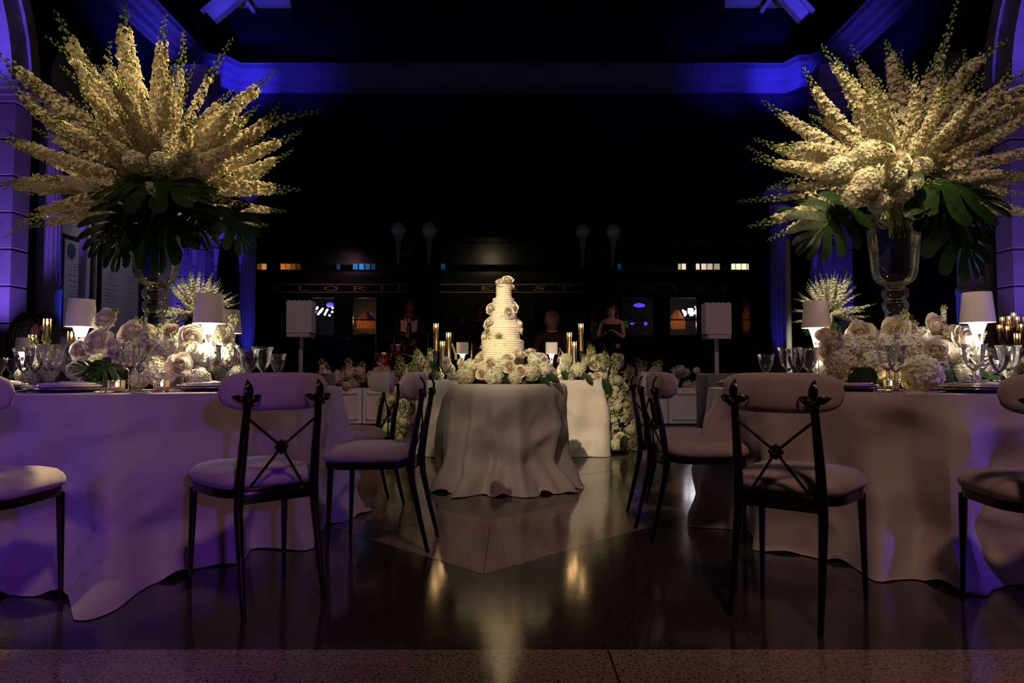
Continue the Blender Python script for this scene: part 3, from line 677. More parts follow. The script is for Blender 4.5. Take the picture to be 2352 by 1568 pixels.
def leafput(parent, me, base, tip, face, s=None, name='cut_leaf'):
    """midrib from base to tip, upper face turned towards 'face'"""
    base, tip = Vector(base), Vector(tip); y = (tip - base); L = y.length; y.normalize(); z = Vector(face); z = (z - y * z.dot(y)).normalized(); x = y.cross(z)
    M = Matrix((x, y, z)).transposed().to_4x4(); return put(name, me, parent, Matrix.Translation(base) @ M @ Matrix.Scale(s or (L * 1.0 if me in LEAVES else L), 4), world=True)
def bloom(parent, kind, p, r, face, rr, name=None):
    kits = {'rose': ROSES, 'hyd': HYDS, 'blush': BLUSHH, 'sugar': SUGAR}[kind]
    f = Vector(face) + Vector((rr.uniform(-.25, .25), rr.uniform(-.25, .25), rr.uniform(-.2, .2)))
    if kind in ('rose', 'sugar'): p = Vector(p) - f.normalized() * r * .38
    return put(name or {'rose': 'rose', 'hyd': 'hydrangea_head', 'blush': 'hydrangea_head', 'sugar': 'sugar_rose'}[kind], rr.choice(kits), parent, aim(p, f, rr.uniform(0, 6.28), r), world=True)

# ------------------------------------------------------------------ draped cloths
def drape(name, path, H, seed, label, folds, flare=.04, amp=.05, pool=.10, rows=40, poolat=None):
    """path: list of (x, y, nx, ny) round the table edge; the cloth falls in folds that widen to the floor and pools there"""
    r = random.Random(seed); n = len(path); mb = MB(); P = []
    s = [0]
    for i in range(1, n): s.append(s[-1] + sqrt((path[i][0] - path[i - 1][0]) ** 2 + (path[i][1] - path[i - 1][1]) ** 2))
    tot = s[-1] + sqrt((path[0][0] - path[-1][0]) ** 2 + (path[0][1] - path[-1][1]) ** 2)
    comps = [(k, r.uniform(.6, 1), r.uniform(0, 6.28)) for k in folds]; nm = sum(c_[1] for c_ in comps)
    def F(u, t):
        w = u + .012 * noise.noise((cos(6.2832 * u) * 2.5, sin(6.2832 * u) * 2.5, t * 1.3 + seed))
        v = sum(a * sin(2 * pi * k * w + ph) for k, a, ph in comps) / nm * 1.6
        v *= .55 + .9 * (.5 + noise.noise((cos(6.2832 * u) * 1.6 + 9, sin(6.2832 * u) * 1.6, seed)))
        return max(-1.1, min(1.6, v + .5 * v * v * (1 if v > 0 else -.2)))
    cx = sum(p[0] for p in path) / n; cy = sum(p[1] for p in path) / n
    for q in (.02, .35, .7, .93, .985): P.append([(cx + (x - cx) * q, cy + (y - cy) * q, H) for x, y, _, _ in path])
    P.append([(x, y, H - .004) for x, y, _, _ in path])
    pl = []
    for i, u in enumerate(s):
        v = max(0, noise.noise((cos(2 * pi * u / tot) * 1.7, sin(2 * pi * u / tot) * 1.7, seed + 3.3)) + .25)
        if poolat:
            q = atan2(path[i][3], path[i][2]) - poolat[0]; q = (q + pi) % (2 * pi) - pi; v = v * .3 + poolat[2] * math.exp(-(q / poolat[1]) ** 2)
        pl.append(v)
    for j in range(1, rows + 1):
        t = j / rows; row = []
        for i, (x, y, nx, ny) in enumerate(path):
            u = s[i] / tot; p_ = pl[i] * pool
            a = amp * (.06 + .94 * t ** .8) * min(1, t * 5); crk = noise.noise((x * 2.0 + nx + t, y * 2.0 - t, t * 2.2 + seed)) * 1.5 + 1.9 * max(0, .42 - abs(noise.noise((x * 2.6 + 1.6 * t, y * 2.6 + 1.2 * t, t * 1.9 + seed)))) ** 1.3 - .25 + .35 * noise.noise((x * 9, y * 9, t * 6 + seed))
            d = .012 * min(1, t * 12) + flare * t ** 1.7 + a * F(u, t) + (.050 + .38 * p_) * t ** .6 * crk
            z = H * (1 - t) - .006 * min(1, t * 10); q = max(0, (t - .72) / .28)
            d += p_ * (1.6 * q ** 1.4 + .35 * q * F(u * 1.31 + .17, t * 2)); z += p_ * .30 * q * (1 - q) * (1 + F(u * 1.7, t)) 
            if t > .9: z = max(z, .004 + (.02 + .10 * p_) * max(0, F(u * 1.37 + .2, t * 1.5)) * (1 if t < 1 else .5))
            row.append((x + nx * d, y + ny * d, max(z, .004)))
        P.append(row)
    mb.grid(P, True); return mb
def ring(cx, cy, R, n=300): return [(cx + R * cos(2 * pi * i / n), cy + R * sin(2 * pi * i / n), cos(2 * pi * i / n), sin(2 * pi * i / n)) for i in range(n)]
def rrect(cx, cy, hx, hy, rad, n=300):
    pts = []; segs = [((hx - rad), hy - rad, 0), (-(hx - rad), hy - rad, 1), (-(hx - rad), -(hy - rad), 2), ((hx - rad), -(hy - rad), 3)]
    raw = []
    for x, y, q in segs:
        for k in range(9):
            a = q * pi / 2 + k / 8 * pi / 2; raw.append((x + rad * cos(a), y + rad * sin(a), cos(a), sin(a)))
    m = len(raw); L = [0]
    for i in range(m): L.append(L[-1] + sqrt((raw[(i + 1) % m][0] - raw[i][0]) ** 2 + (raw[(i + 1) % m][1] - raw[i][1]) ** 2))
    for i in range(n):
        d = L[-1] * i / n; k = max(j for j in range(m) if L[j] <= d); f = (d - L[k]) / max(1e-9, L[k + 1] - L[k]); a, b = raw[k], raw[(k + 1) % m]
        nx, ny = a[2] + (b[2] - a[2]) * f, a[3] + (b[3] - a[3]) * f; l = sqrt(nx * nx + ny * ny)
        pts.append((cx + a[0] + (b[0] - a[0]) * f, cy + a[1] + (b[1] - a[1]) * f, nx / l, ny / l))
    return pts
TH = .76
TL, TR_, R0 = (-2.05, 3.9), (2.2, 3.9), 1.04
def cloth(name, path, seed, label, H=TH, **k):
    o = put(name, drape(name, path, H, seed, label, **k).mesh(name, LINEN)); return tagp(o, label, 'tablecloth')
cloth('tablecloth', ring(*TL, R0, 420), 2, 'long ivory tablecloth lit violet on the left foreground table', folds=(9, 14, 19, 25), flare=.03, amp=.088, pool=.10, poolat=(-1.20, .34, 1.6))
cloth('tablecloth', ring(*TR_, R0, 420), 5, 'long ivory tablecloth dappled with warm light on the right foreground table', folds=(11, 16, 22, 27), flare=.03, amp=.088, pool=.08, poolat=(-1.75, .45, 1.3))
CK = (-.04, 5.28)
cloth('tablecloth', ring(*CK, .45, 320), 8, 'long ivory tablecloth on the small round cake table', folds=(7, 11, 15, 18), flare=.03, amp=.050, pool=.08, poolat=(-1.6, 1.6, .9))
cloth('tablecloth', rrect(0.0, 7.28, .93, .38, .05), 12, 'long ivory tablecloth on the couple\'s table behind the cake', folds=(9, 15, 22), flare=.06, amp=.036, pool=.06)
cloth('tablecloth', ring(-5.1, 11.0, .95, 160), 21, 'tablecloth on the far left table under the distant flowers', folds=(12, 19), rows=14)
cloth('tablecloth', ring(5.1, 11.0, .95, 160), 22, 'tablecloth on the far right table under the distant flowers', folds=(12, 19), rows=14)
cloth('tablecloth', ring(-4.05, 5.25, .9, 200), 23, 'tablecloth on the table of the seated guests at the left edge', folds=(12, 17, 22), rows=18)
cloth('tablecloth', ring(5.3, 7.2, .95, 200), 24, 'tablecloth on the table with the candelabra at the right edge', folds=(12, 17, 22), rows=18)

# ------------------------------------------------------------------ chairs
def chair_kit():
    K = []
    seat = MB(); P = []; n = 40
    def sq(a, hx, hy0, hy1):
        c, s_ = cos(a), sin(a); e = .5; x = hx * math.copysign(abs(c) ** e, c); y = (hy1 if s_ > 0 else hy0) * math.copysign(abs(s_) ** e, s_)
        x *= 1 + .10 * (y / hy1 if s_ > 0 else -y / hy0 * -.6); return x, y + .225
    for sc, z in ((.02, .508), (.4, .506), (.72, .499), (.88, .488), (.965, .470), (1.0, .452), (.985, .434), (.94, .424), (.02, .424)):
        P.append([(*[q * 1 for q in sq(2 * pi * i / n, .205 * sc, .205 * sc, .215 * sc)], z) for i in range(n)])
    seat.grid(P, True); K.append(('seat_cushion', seat.mesh('seat', VELVET), None))
    fr = MB(); n = 40
    P = [[(*sq(2 * pi * i / n, .195 * s1, .19 * s1, .2 * s1), z) for i in range(n)] for s1, z in ((.9, .424), (1, .422), (1, .392), (.9, .388), (.9, .424))]
    fr.grid(P, True); fr.box((0, .012, .402), (.29, .020, .058), bev=.004)
    K.append(('seat_frame', fr.mesh('frame', BRONZE), None))
    for sx in (-1, 1):
        leg = MB(); pts = [(sx * .150, -.085, 0), (sx * .148, -.045, .16), (sx * .145, -.005, .34), (sx * .143, .0, .42), (sx * .139, -.018, .56), (sx * .135, -.05, .735)]
        leg.tube(pts, [.0095, .0125, .016, .0175, .0165, .0135], 10); leg.lathe([(.0135, 0), (.018, .004), (.018, .012), (.0135, .016), (.015, .022), (.012, .03), (.002, .034)], 10, pts[-1])
        K.append(('leg', leg.mesh('leg', BRONZE), None))
        fl_ = MB(); fl_.tube([(sx * .192, .385, 0), (sx * .185, .375, .40)], [.0085, .0155], 10); K.append(('leg', fl_.mesh('leg', BRONZE), None))
        # three-leaf finial lying on the back of the pad
        f = MB(); c = Vector((sx * .135, -.056, .752))
        for ang, L, w in ((0, .076, .016), (1.3, .056, .014), (-1.3, .056, .014)):
            d = Vector((sin(ang), 0, cos(ang))); g = Vector((cos(ang), 0, -sin(ang))); PP = []
            for j in range(7):
                t = j / 6; ww = w * sin(pi * (t * .92 + .08)) ** .8; b = c + d * L * t + Vector((0, .014 * t * t - .010 * sin(pi * t), 0)); PP.append([b + g * ww * k + Vector((0, -.006 * (1 - abs(k)), 0)) for k in (-1, 0, 1)] + [b + Vector((0, .006, 0))])
            f.grid(PP, True)
        f.ball(c + Vector((0, -.008, -.004)), .010, 8, 6)
        for k in range(5): f.ball(c + Vector((.016 * sin(k * 1.25 - 2.5), -.010, -.012 + .004 * cos(k))), .0048, 6, 4)
        K.append(('finial', f.mesh('finial', BRONZE), None))
    pad = MB(); P = []; nu, nv = 36, 14
    for i in range(nu + 1):
        u = -1 + 2 * i / nu; x = .212 * u; e = (1 - abs(u) ** 5) ** .42 if abs(u) < 1 else 0.0; hh = .071 * max(e, .02); tk = .024 * max(e, .02) ** .8
        y0 = -.022 + 1.3 * x * x; row = []
        for k in range(nv):
            a = 2 * pi * k / nv; row.append((x, y0 + tk * math.copysign(abs(cos(a)) ** .7, cos(a)), .782 + .012 * u * u * 0 + hh * math.copysign(abs(sin(a)) ** .6, sin(a))))
        P.append(row)
    pad.grid(P, True); K.append(('backrest', pad.mesh('backrest', VELVET), None))
    C = Vector((0, -.030, .577))
    for e in ((-.132, -.048, .688), (.132, -.048, .688), (-.105, .012, .424), (.105, .012, .424)):
        rd = MB(); rd.tube([C, e], .0052, 8); rd.ball(e, .0085, 8, 6); K.append(('brace_rod', rd.mesh('rod', BRONZE), None))
    ro = MB(); ro.ball(C, (.017, .014, .017), 12, 8)
    for k in range(8): a = k * pi / 4; ro.ball(C + Vector((.019 * cos(a), 0, .019 * sin(a))), .0085, 8, 6)
    for k in range(6): a = k * pi / 3; ro.ball(C + Vector((.009 * cos(a), -.013, .009 * sin(a))), .005, 6, 4)
    K.append(('rosette', ro.mesh('rosette', BRONZE), None)); return K
CHAIR = chair_kit()
def chair(x, y, fx, fy, label):
    rz = atan2(fy, fx) - pi / 2; t = thing('dining_chair', label, 'chair', (x, y, 0), rz, 'blush velvet cross-back chairs')
    for nm, me, lb in CHAIR: put(nm, me, t)
chair(-.875, 2.57, -.66, .75, 'cross-back chair with violet-lit pad at the front right of the left table')
chair(-1.86, 2.22, -.10, .99, 'cross-back chair cut off by the left edge, violet cloth beside its seat')
chair(-.475, 3.42, -1, .05, 'cross-back chair seen side on at the right of the left table')
chair(-.84, 4.50, -.86, -.50, 'farthest cross-back chair of the left table, pad front in warm light')
chair(.935, 2.41, .62, .78, 'cross-back chair with full back in view before the right table')
chair(1.80, 2.18, .20, .98, 'cross-back chair cut off by the right edge')
chair(.765, 3.60, 1, .08, 'cross-back chair seen side on at the left of the right table')
chair(.86, 4.30, .84, -.54, 'farthest cross-back chair of the right table, half behind another chair')

# ------------------------------------------------------------------ tall arrangements in pedestal vases
VPROF = [(0, 0), (.115, 0), (.118, .012), (.10, .02), (.058, .03), (.056, .06), (.054, .28), (.054, .41), (.056, .43), (.064, .445), (.069, .465), (.064, .487), (.056, .497), (.057, .506), (.066, .520), (.071, .540), (.066, .560), (.052, .575), (.060, .585), (.098, .612), (.118, .66), (.124, .72), (.134, .84), (.150, .98), (.161, 1.03)]
def smoothprof(P, k=4):
    out = []
    for i in range(len(P) - 1):
        p0, p1, p2, p3 = P[max(i - 1, 0)], P[i], P[i + 1], P[min(i + 2, len(P) - 1)]
        for j in range(k):
            t = j / k; out.append(tuple(.5 * (2 * p1[q] + (p2[q] - p0[q]) * t + (2 * p0[q] - 5 * p1[q] + 4 * p2[q] - p3[q]) * t * t + (3 * p1[q] - p0[q] - 3 * p2[q] + p3[q]) * t ** 3) for q in (0, 1)))
    return [(max(r_, 0), z) for r_, z in out] + [P[-1]]
VPROF = smoothprof(VPROF)
def vase(x, y, label):
    t = thing('pedestal_vase', label, 'vase', (x, y, TH)); put('bowl', MB().lathe(VPROF, 40).mesh('vase', GLASS), t); return t
VL, VR = at(354, 800, 3.9), at(2059, 800, 3.9)
vase(VL.x, VL.y, 'tall clear glass pedestal vase holding the left tower of flowers')
vase(VR.x, VR.y, 'tall clear glass pedestal vase holding the right tower of flowers')
def tower(label, org, tips, Y, seed, nfill, leaves, heads, slim):
    r = random.Random(seed); t = thing('flower_arrangement', label, 'flowers', tuple(org))
    for i, (px, py) in enumerate(tips):
        tip = at(px, py, Y + r.uniform(-.35, .25)); d = (tip - org); L = d.length
        spike(t, SLIM[i % 3] if i in slim else SPIKES[i % 5], org + d.normalized() * min(.14, L * .2) + Vector((0, r.uniform(-.05, .05), 0)), tip, r)
    for i in range(nfill):
        a = r.uniform(0, 2 * pi); el = radians(r.uniform(-14, 80)); d = Vector((cos(el) * cos(a), cos(el) * sin(a) * .9, sin(el))); L = r.uniform(.60, .86)
        spike(t, SPIKES[r.randrange(5)] if r.random() < .8 else SLIM[r.randrange(3)], org + d * .06, org + d * L, r)
    for (px, py, dy, rad, k) in heads: bloom(t, k, at(px, py, Y + dy), rad, Vector((0, -1, .4)), r)
    for (b, tp, db, dt, k, face) in leaves:
        leafput(t, (LEAVES + [PLEAF])[k], at(*b, Y + db), at(*tp, Y + dt), face, name='cut_leaf' if k < 2 else 'leaf')
    mb = MB()
    for k in range(16): a = k * .8; mb.tube([org + Vector((.10 * cos(a), .10 * sin(a), .02)) - org, Vector((.045 * cos(a + 1), .045 * sin(a + 1), -.30))], .004, 4)
    put('stem_bundle', mb.mesh('stems', STEM), t)
    return t
OL, ORR = at(362, 440, 3.9), at(2062, 425, 3.9)
tower('tower of white delphinium with dark cut leaves over the left table', OL,
      [(110, 38), (241, 2), (363, 28), (441, 57), (516, 94), (628, 154), (694, 196), (673, 278), (694, 318), (686, 384), (657, 433), (657, 498), (-10, 108), (98, 127), (-6, 216), (-20, 314), (-14, 398), (40, 418), (-6, 492), (62, 527), (486, 520),
       (300, 110), (420, 130), (560, 190), (180, 130), (600, 250), (30, 180), (20, 350), (170, 70)], 3.9, 5, 58,
      [((380, 430), (345, 590), -.22, -.42, 0, (0, -1, .5)), ((310, 470), (205, 560), -.18, -.40, 1, (.2, -1, .5)), ((300, 500), (250, 600), -.25, -.38, 0, (-.1, -1, .3)), ((350, 400), (215, 425), -.2, -.45, 0, (0, -.7, .8)), ((430, 450), (465, 545), -.2, -.35, 1, (0, -1, .5)), ((330, 420), (460, 420), -.30, -.5, 0, (0, -.6, .9)), ((530, 480), (575, 575), .05, .1, 0, (.5, -.8, .2))],
      [(370, 375, -.35, .06, 'hyd'), (432, 362, -.35, .05, 'hyd'), (465, 395, -.3, .045, 'hyd'), (310, 372, -.35, .06, 'hyd'), (400, 330, -.2, .07, 'hyd'), (270, 350, -.25, .06, 'hyd'), (340, 410, -.1, .09, 'hyd')], {4, 6, 13, 18, 3})
tower('tower of white delphinium with green cut leaves over the right table', ORR,
      [(1901, 92), (1975, 106), (2056, 60), (2190, 46), (2232, 66), (2340, 100), (1824, 172), (1742, 246), (1779, 288), (1701, 382), (1779, 324), (1709, 466), (1746, 496), (1775, 536), (2352, 165), (2420, 250), (2430, 330), (2420, 420), (2390, 500), (2290, 130), (2130, 110), (2200, 180), (1870, 250), (1800, 440), (2380, 200), (1990, 200), (2470, 180)], 3.9, 9, 52,
      [((1938, 476), (1850, 560), -.20, -.30, 1, (.15, -.9, .5)), ((2135, 455), (2085, 478), -.30, -.42, 2, (-.3, -.7, .6)), ((2150, 440), (2300, 520), -.25, -.30, 1, (0, -1, .4)), ((2180, 480), (2270, 620), -.15, -.15, 0, (-.2, -1, .3)), ((2130, 420), (2330, 440), -.3, -.35, 0, (0, -.8, .7)), ((2110, 395), (2095, 440), -.36, -.42, 2, (-.5, -.7, .2)), ((1830, 480), (1790, 470), .1, .0, 2, (0, -.5, .9))],
      [(1925, 390, -.36, .075, 'hyd'), (1990, 420, -.40, .08, 'hyd'), (2050, 400, -.40, .07, 'hyd'), (1960, 445, -.36, .075, 'hyd'), (2020, 460, -.34, .07, 'hyd'), (2070, 440, -.36, .06, 'hyd'), (2030, 345, -.38, .06, 'rose'), (2070, 360, -.34, .055, 'rose'), (2115, 385, -.3, .06, 'hyd'), (2100, 480, -.2, .06, 'hyd'), (2150, 480, -.2, .05, 'hyd'), (2000, 350, -.32, .07, 'hyd'), (2040, 490, .1, .09, 'hyd'), (2090, 490, .1, .09, 'hyd')], {3, 5, 9, 11, 19, 20})
def far_tower(px, label):
    Y = 11.0; o = at(px, 722, Y); t = thing('flower_arrangement', label, 'flowers', tuple(o)); r = random.Random(px)
    for i in range(64):
        a = r.uniform(0, 2 * pi); el = radians(r.uniform(-22, 85)); d = Vector((cos(el) * cos(a), cos(el) * sin(a), sin(el))); spike(t, FARSP[i % 2], o + d * .04, o + d * r.uniform(.58, .74), r)
    for k in range(4): a = k * 1.7; leafput(t, LEAVES[k % 2], o + Vector((.05 * cos(a), .05 * sin(a), -.08)), o + Vector((.42 * cos(a), .42 * sin(a), -.26)), (0, -.5, 1))
    v = thing('pedestal_vase', label.split(' in ')[0].replace('distant round burst of white flowers', 'tall glass vase under the distant flowers'), 'vase', (o.x, o.y, TH)); put('bowl', MB().lathe([(r_, z * .95) for r_, z in VPROF], 20).mesh('vase', GLASS), v)
far_tower(455, 'distant round burst of white flowers at the far left in front of the purple pier')
far_tower(1905, 'distant round burst of white flowers at the far right behind the table lamp')

# ------------------------------------------------------------------ low centrepieces ringed round the vases
def mound(label, vx, vy, items, leaves, stocks, fill, seed, fronds=()):
    r = random.Random(seed); t = thing('flower_centrepiece', label, 'flowers', (vx, vy, TH)); c = Vector((vx, vy, TH + .1))
    for (px, py, Y, rad, k) in items:
        p = at(px, py, Y); f = (p - c); f.z = abs(f.z) * .8 + .1; f += Vector((0, -.35, 0)); bloom(t, k, p, rad, f, r)
    for (px, py, qx, qy, Y) in stocks: spike(t, STOCK[r.randrange(2)], at(px, py, Y), at(qx, qy, Y - .03), r, 'stock_stem')
    for i in range(fill):
        a = r.uniform(-.3, pi + .3); rad = r.uniform(.26, .46); k = r.choice(('hyd', 'hyd', 'rose')); p = Vector((vx + rad * cos(a) * 1.1, vy + rad * sin(a), TH + r.uniform(.07, .30))); bloom(t, k, p, r.uniform(.06, .085), p - c + Vector((0, 0, .15)), r)
    for (b, tp, Y0, Y1, k, face) in leaves: leafput(t, (LEAVES + [PLEAF])[k], at(*b, Y0), at(*tp, Y1), face, name='cut_leaf' if k < 2 else 'leaf')
    for (b, tp, Y0, Y1, face) in fronds: leafput(t, FROND, at(*b, Y0), at(*tp, Y1), face, name='frond')
    m = MB(); m.lathe([(0, 0), (.30, 0), (.32, .03), (.30, .09), (.2, .16), (.13, .17), (.12, .0)], 20); put('moss_base', m.mesh('moss', LEAF), t)
    return t
mound('low mound of white roses and hydrangea round the left vase', VL.x, VL.y,
      [(237, 735, 3.56, .070, 'rose'), (222, 783, 3.46, .072, 'rose'), (300, 762, 3.55, .075, 'rose'), (184, 805, 3.5, .062, 'rose'), (262, 800, 3.44, .062, 'rose'), (440, 772, 3.50, .068, 'rose'), (414, 838, 3.30, .062, 'rose'), (500, 818, 3.50, .058, 'rose'),
       (358, 850, 3.38, .072, 'hyd'), (262, 832, 3.48, .065, 'hyd'), (458, 874, 3.32, .06, 'hyd'), (527, 815, 3.52, .065, 'hyd'), (438, 812, 3.45, .07, 'hyd'), (340, 790, 3.55, .07, 'hyd'), (300, 812, 3.50, .065, 'hyd'), (205, 872, 3.42, .055, 'hyd'), (250, 876, 3.40, .05, 'rose'), (385, 800, 3.5, .06, 'hyd'), (500, 775, 3.62, .065, 'hyd'), (545, 850, 3.55, .055, 'hyd'), (470, 815, 3.42, .06, 'hyd'), (398, 870, 3.32, .05, 'hyd'), (320, 870, 3.36, .05, 'hyd'), (176, 850, 3.5, .05, 'hyd'), (340, 765, 3.6, .05, 'hyd'), (390, 760, 3.62, .05, 'rose')],
      [((225, 850), (168, 840), 3.30, 3.22, 0, (.1, -.8, .5)), ((215, 830), (250, 872), 3.34, 3.26, 2, (0, -1, .3)), ((255, 835), (192, 868), 3.30, 3.2, 1, (0, -1, .4)), ((300, 868), (270, 850), 3.36, 3.3, 2, (0, -1, .4))],
      [(336, 800, 334, 728, 3.5), (362, 805, 372, 745, 3.46), (398, 830, 400, 760, 3.40), (412, 820, 438, 782, 3.38), (520, 800, 540, 722, 3.6), (250, 760, 268, 708, 3.6), (515, 840, 505, 770, 3.5), (305, 780, 312, 728, 3.6)], 16, 3,
      [((400, 850), (420, 890), 3.32, 3.24, (0, -1, .5))])
mound('low mound of white roses and hydrangea round the right vase', VR.x, VR.y,
      [(1910, 802, 3.46, .072, 'rose'), (1972, 766, 3.55, .072, 'rose'), (2058, 762, 3.5, .08, 'rose'), (2152, 748, 3.52, .068, 'rose'), (2152, 806, 3.34, .082, 'rose'), (2222, 778, 3.42, .078, 'rose'), (2250, 812, 3.4, .06, 'rose'), (1895, 770, 3.6, .06, 'rose'),
       (1932, 840, 3.42, .085, 'hyd'), (2012, 838, 3.36, .075, 'hyd'), (2116, 860, 3.25, .100, 'hyd'), (2212, 868, 3.32, .070, 'hyd'), (2188, 772, 3.5, .06, 'hyd'), (1985, 800, 3.48, .075, 'hyd'), (2040, 800, 3.45, .07, 'hyd'), (2090, 800, 3.42, .07, 'hyd'), (1950, 795, 3.48, .065, 'hyd'), (2265, 840, 3.45, .05, 'hyd'), (2110, 780, 3.5, .065, 'hyd'), (2200, 820, 3.4, .05, 'hyd'), (1905, 870, 3.5, .055, 'hyd'), (2050, 850, 3.42, .055, 'hyd')],
      [((2010, 850), (1955, 888), 3.30, 3.2, 2, (0, -1, .5)), ((1985, 850), (2000, 895), 3.30, 3.22, 1, (0, -1, .4)), ((2240, 850), (2285, 870), 3.36, 3.3, 2, (0, -.6, .8)), ((2255, 870), (2300, 860), 3.34, 3.28, 2, (0, -.6, .8)), ((2185, 850), (2175, 900), 3.3, 3.24, 0, (0, -1, .3))],
      [(1915, 800, 1917, 742, 3.5), (2000, 815, 2000, 772, 3.44), (2078, 780, 2082, 712, 3.5), (2062, 800, 2062, 742, 3.36), (2166, 750, 2166, 700, 3.52), (2098, 790, 2104, 735, 3.42), (2245, 800, 2262, 760, 3.45), (1935, 800, 1925, 758, 3.46)], 14, 4,
      [((2180, 850), (2215, 812), 3.3, 3.22, (0, -1, .5)), ((2190, 860), (2185, 815), 3.3, 3.22, (0, -1, .5))])
# ------------------------------------------------------------------ the cake
def cake():
    t = thing('wedding_cake', 'tall five-tier ivory wedding cake with combed ridges and sugar roses', 'cake', (CK[0], CK[1], TH)); r = random.Random(6); Y = CK[1]
    tiers = [(1155, 840, 782, .163, 0), (1157, 786, 750, .122, .004), (1156, 752, 716, .104, .0), (1156, 719, 686, .083, .0), (1157, 689, 655, .058, .0)]
    for px, y0, y1, rad, off in tiers:
        z0, z1 = at(px, y0, Y).z - TH, at(px, y1, Y).z - TH; x = at(px, y0, Y).x - CK[0]; mb = MB(); n = max(3, round((z1 - z0) / .0165)); P = [(0.001, z0)]
        for i in range(n):
            a = z0 + (z1 - z0) * i / n; h = (z1 - z0) / n
            for k in range(5): P.append((rad + .0055 * sin(pi * k / 4) - .002 * (i / n), a + h * k / 4))
        P += [(rad * .97, z1 + .002), (rad * .6, z1 + .004), (.001, z1 + .004)]
        ph = r.uniform(0, 6); mb.lathe(P, 64, (x, 0, 0), mod=lambda q, z: 1 + .010 * sin(3 * q + 40 * z + ph)); put('cake_tier', mb.mesh('tier', CREAM), t)
    st = MB(); st.lathe([(0, 0), (.20, 0), (.20, .02), (.06, .03), (.06, .05), (.21, .06), (.21, .07), (0, .07)], 32); st2 = put('cake_stand', st.mesh('stand', PLASTICW), t)
    for (px, py, rad, dx) in ((1152, 648, .052, -.3), (1166, 642, .048, .5), (1171, 655, .040, 1.0), (1126, 708, .048, -1), (1178, 703, .056, .5), (1170, 718, .046, .3), (1122, 739, .054, -1), (1193, 744, .054, 1.1), (1118, 753, .036, -1), (1112, 773, .048, -.9), (1127, 775, .054, -.4), (1148, 777, .056, 0), (1196, 758, .038, 1)):
        c = next((q for q in tiers if q[2] <= py <= q[1]), tiers[-1]); rr = c[3]; xx = at(px, py, Y).x; dxx = xx - at(c[0], py, Y).x
        dy = -sqrt(max(.0009, rr * rr - min(rr, abs(dxx)) ** 2 * .98)) if py > 655 else -.01
        p = at(px, py, Y + dy - .012); bloom(t, 'sugar', p, rad, Vector((dxx * 6, dy * 6 - .15, .25)) if py > 655 else Vector((dx * .5, -.6, .7)), r)
    for (px, py) in ((1150, 684), (1152, 724), (1133, 737), (1175, 731), (1193, 782), (1187, 798), (1148, 809), (1105, 796), (1137, 791), (1160, 788), (1110, 785)):
        c = next((q for q in tiers if q[2] <= py <= q[1]), tiers[0]); dxx = at(px, py, Y).x - at(c[0], py, Y).x; dy = -sqrt(max(.0004, c[3] ** 2 - dxx ** 2 * .97))
        mb = MB(); 
        for k in range(3): floret(mb, (r.uniform(-.006, .006), r.uniform(-.006, .006), 0), (r.uniform(-.3, .3), r.uniform(-.3, .3), 1), .014, r)
        put('sugar_blossom', mb.mesh('blossom', CREAM, False), t, aim(at(px, py, Y + dy), (dxx, dy, .03)), world=True)
cake()
def cake_ring():
    t = thing('flower_garland', 'thick ring of cream roses and hydrangea round the foot of the cake', 'flowers', (CK[0], CK[1], TH)); r = random.Random(8); c = Vector((CK[0], CK[1], TH + .05))
    Y = CK[1]
    for (px, py, dy, rad, k) in ((1057, 833, -.20, .052, 'rose'), (1099, 822, -.26, .056, 'rose'), (1125, 834, -.30, .054, 'rose'), (1166, 822, -.28, .052, 'rose'), (1195, 813, -.22, .056, 'rose'), (1217, 806, -.12, .050, 'rose'), (1170, 843, -.34, .054, 'rose'), (1196, 850, -.34, .050, 'rose'), (1246, 820, -.16, .048, 'rose'), (1106, 858, -.33, .046, 'rose'), (1273, 858, -.16, .045, 'rose'), (1262, 836, -.1, .045, 'rose'),
                                 (1069, 862, -.28, .075, 'hyd'), (1134, 864, -.34, .070, 'hyd'), (1184, 866, -.33, .058, 'hyd'), (1221, 854, -.30, .072, 'hyd'), (1249, 850, -.24, .062, 'hyd'), (1152, 838, -.29, .055, 'hyd'), (1228, 826, -.18, .06, 'hyd'), (1080, 842, -.22, .06, 'hyd'), (1105, 840, -.26, .05, 'hyd')):
        p = at(px, py, Y + dy); f = p - c; f.z += .02; bloom(t, k, p, rad, f + Vector((0, -.08, .05)), r)
    for i in range(16):
        a = r.uniform(-.1, pi + .1); rad = .30; bloom(t, r.choice(('hyd', 'rose')), Vector((CK[0] + rad * cos(a), CK[1] + rad * sin(a), TH + r.uniform(.05, .14))), .06, (cos(a), sin(a), .6), r)
    for (b, tp) in (((1215, 860), (1190, 882)), ((1240, 868), (1262, 880)), ((1255, 860), (1285, 876))): leafput(t, PLEAF, at(*b, Y - .3), at(*tp, Y - .36), (0, -1, .4), name='leaf')
    m = MB(); m.lathe([(0, 0), (.33, 0), (.34, .03), (.28, .08), (.2, .09), (0, .09)], 20); put('moss_base', m.mesh('moss', LEAF), t)
cake_ring()

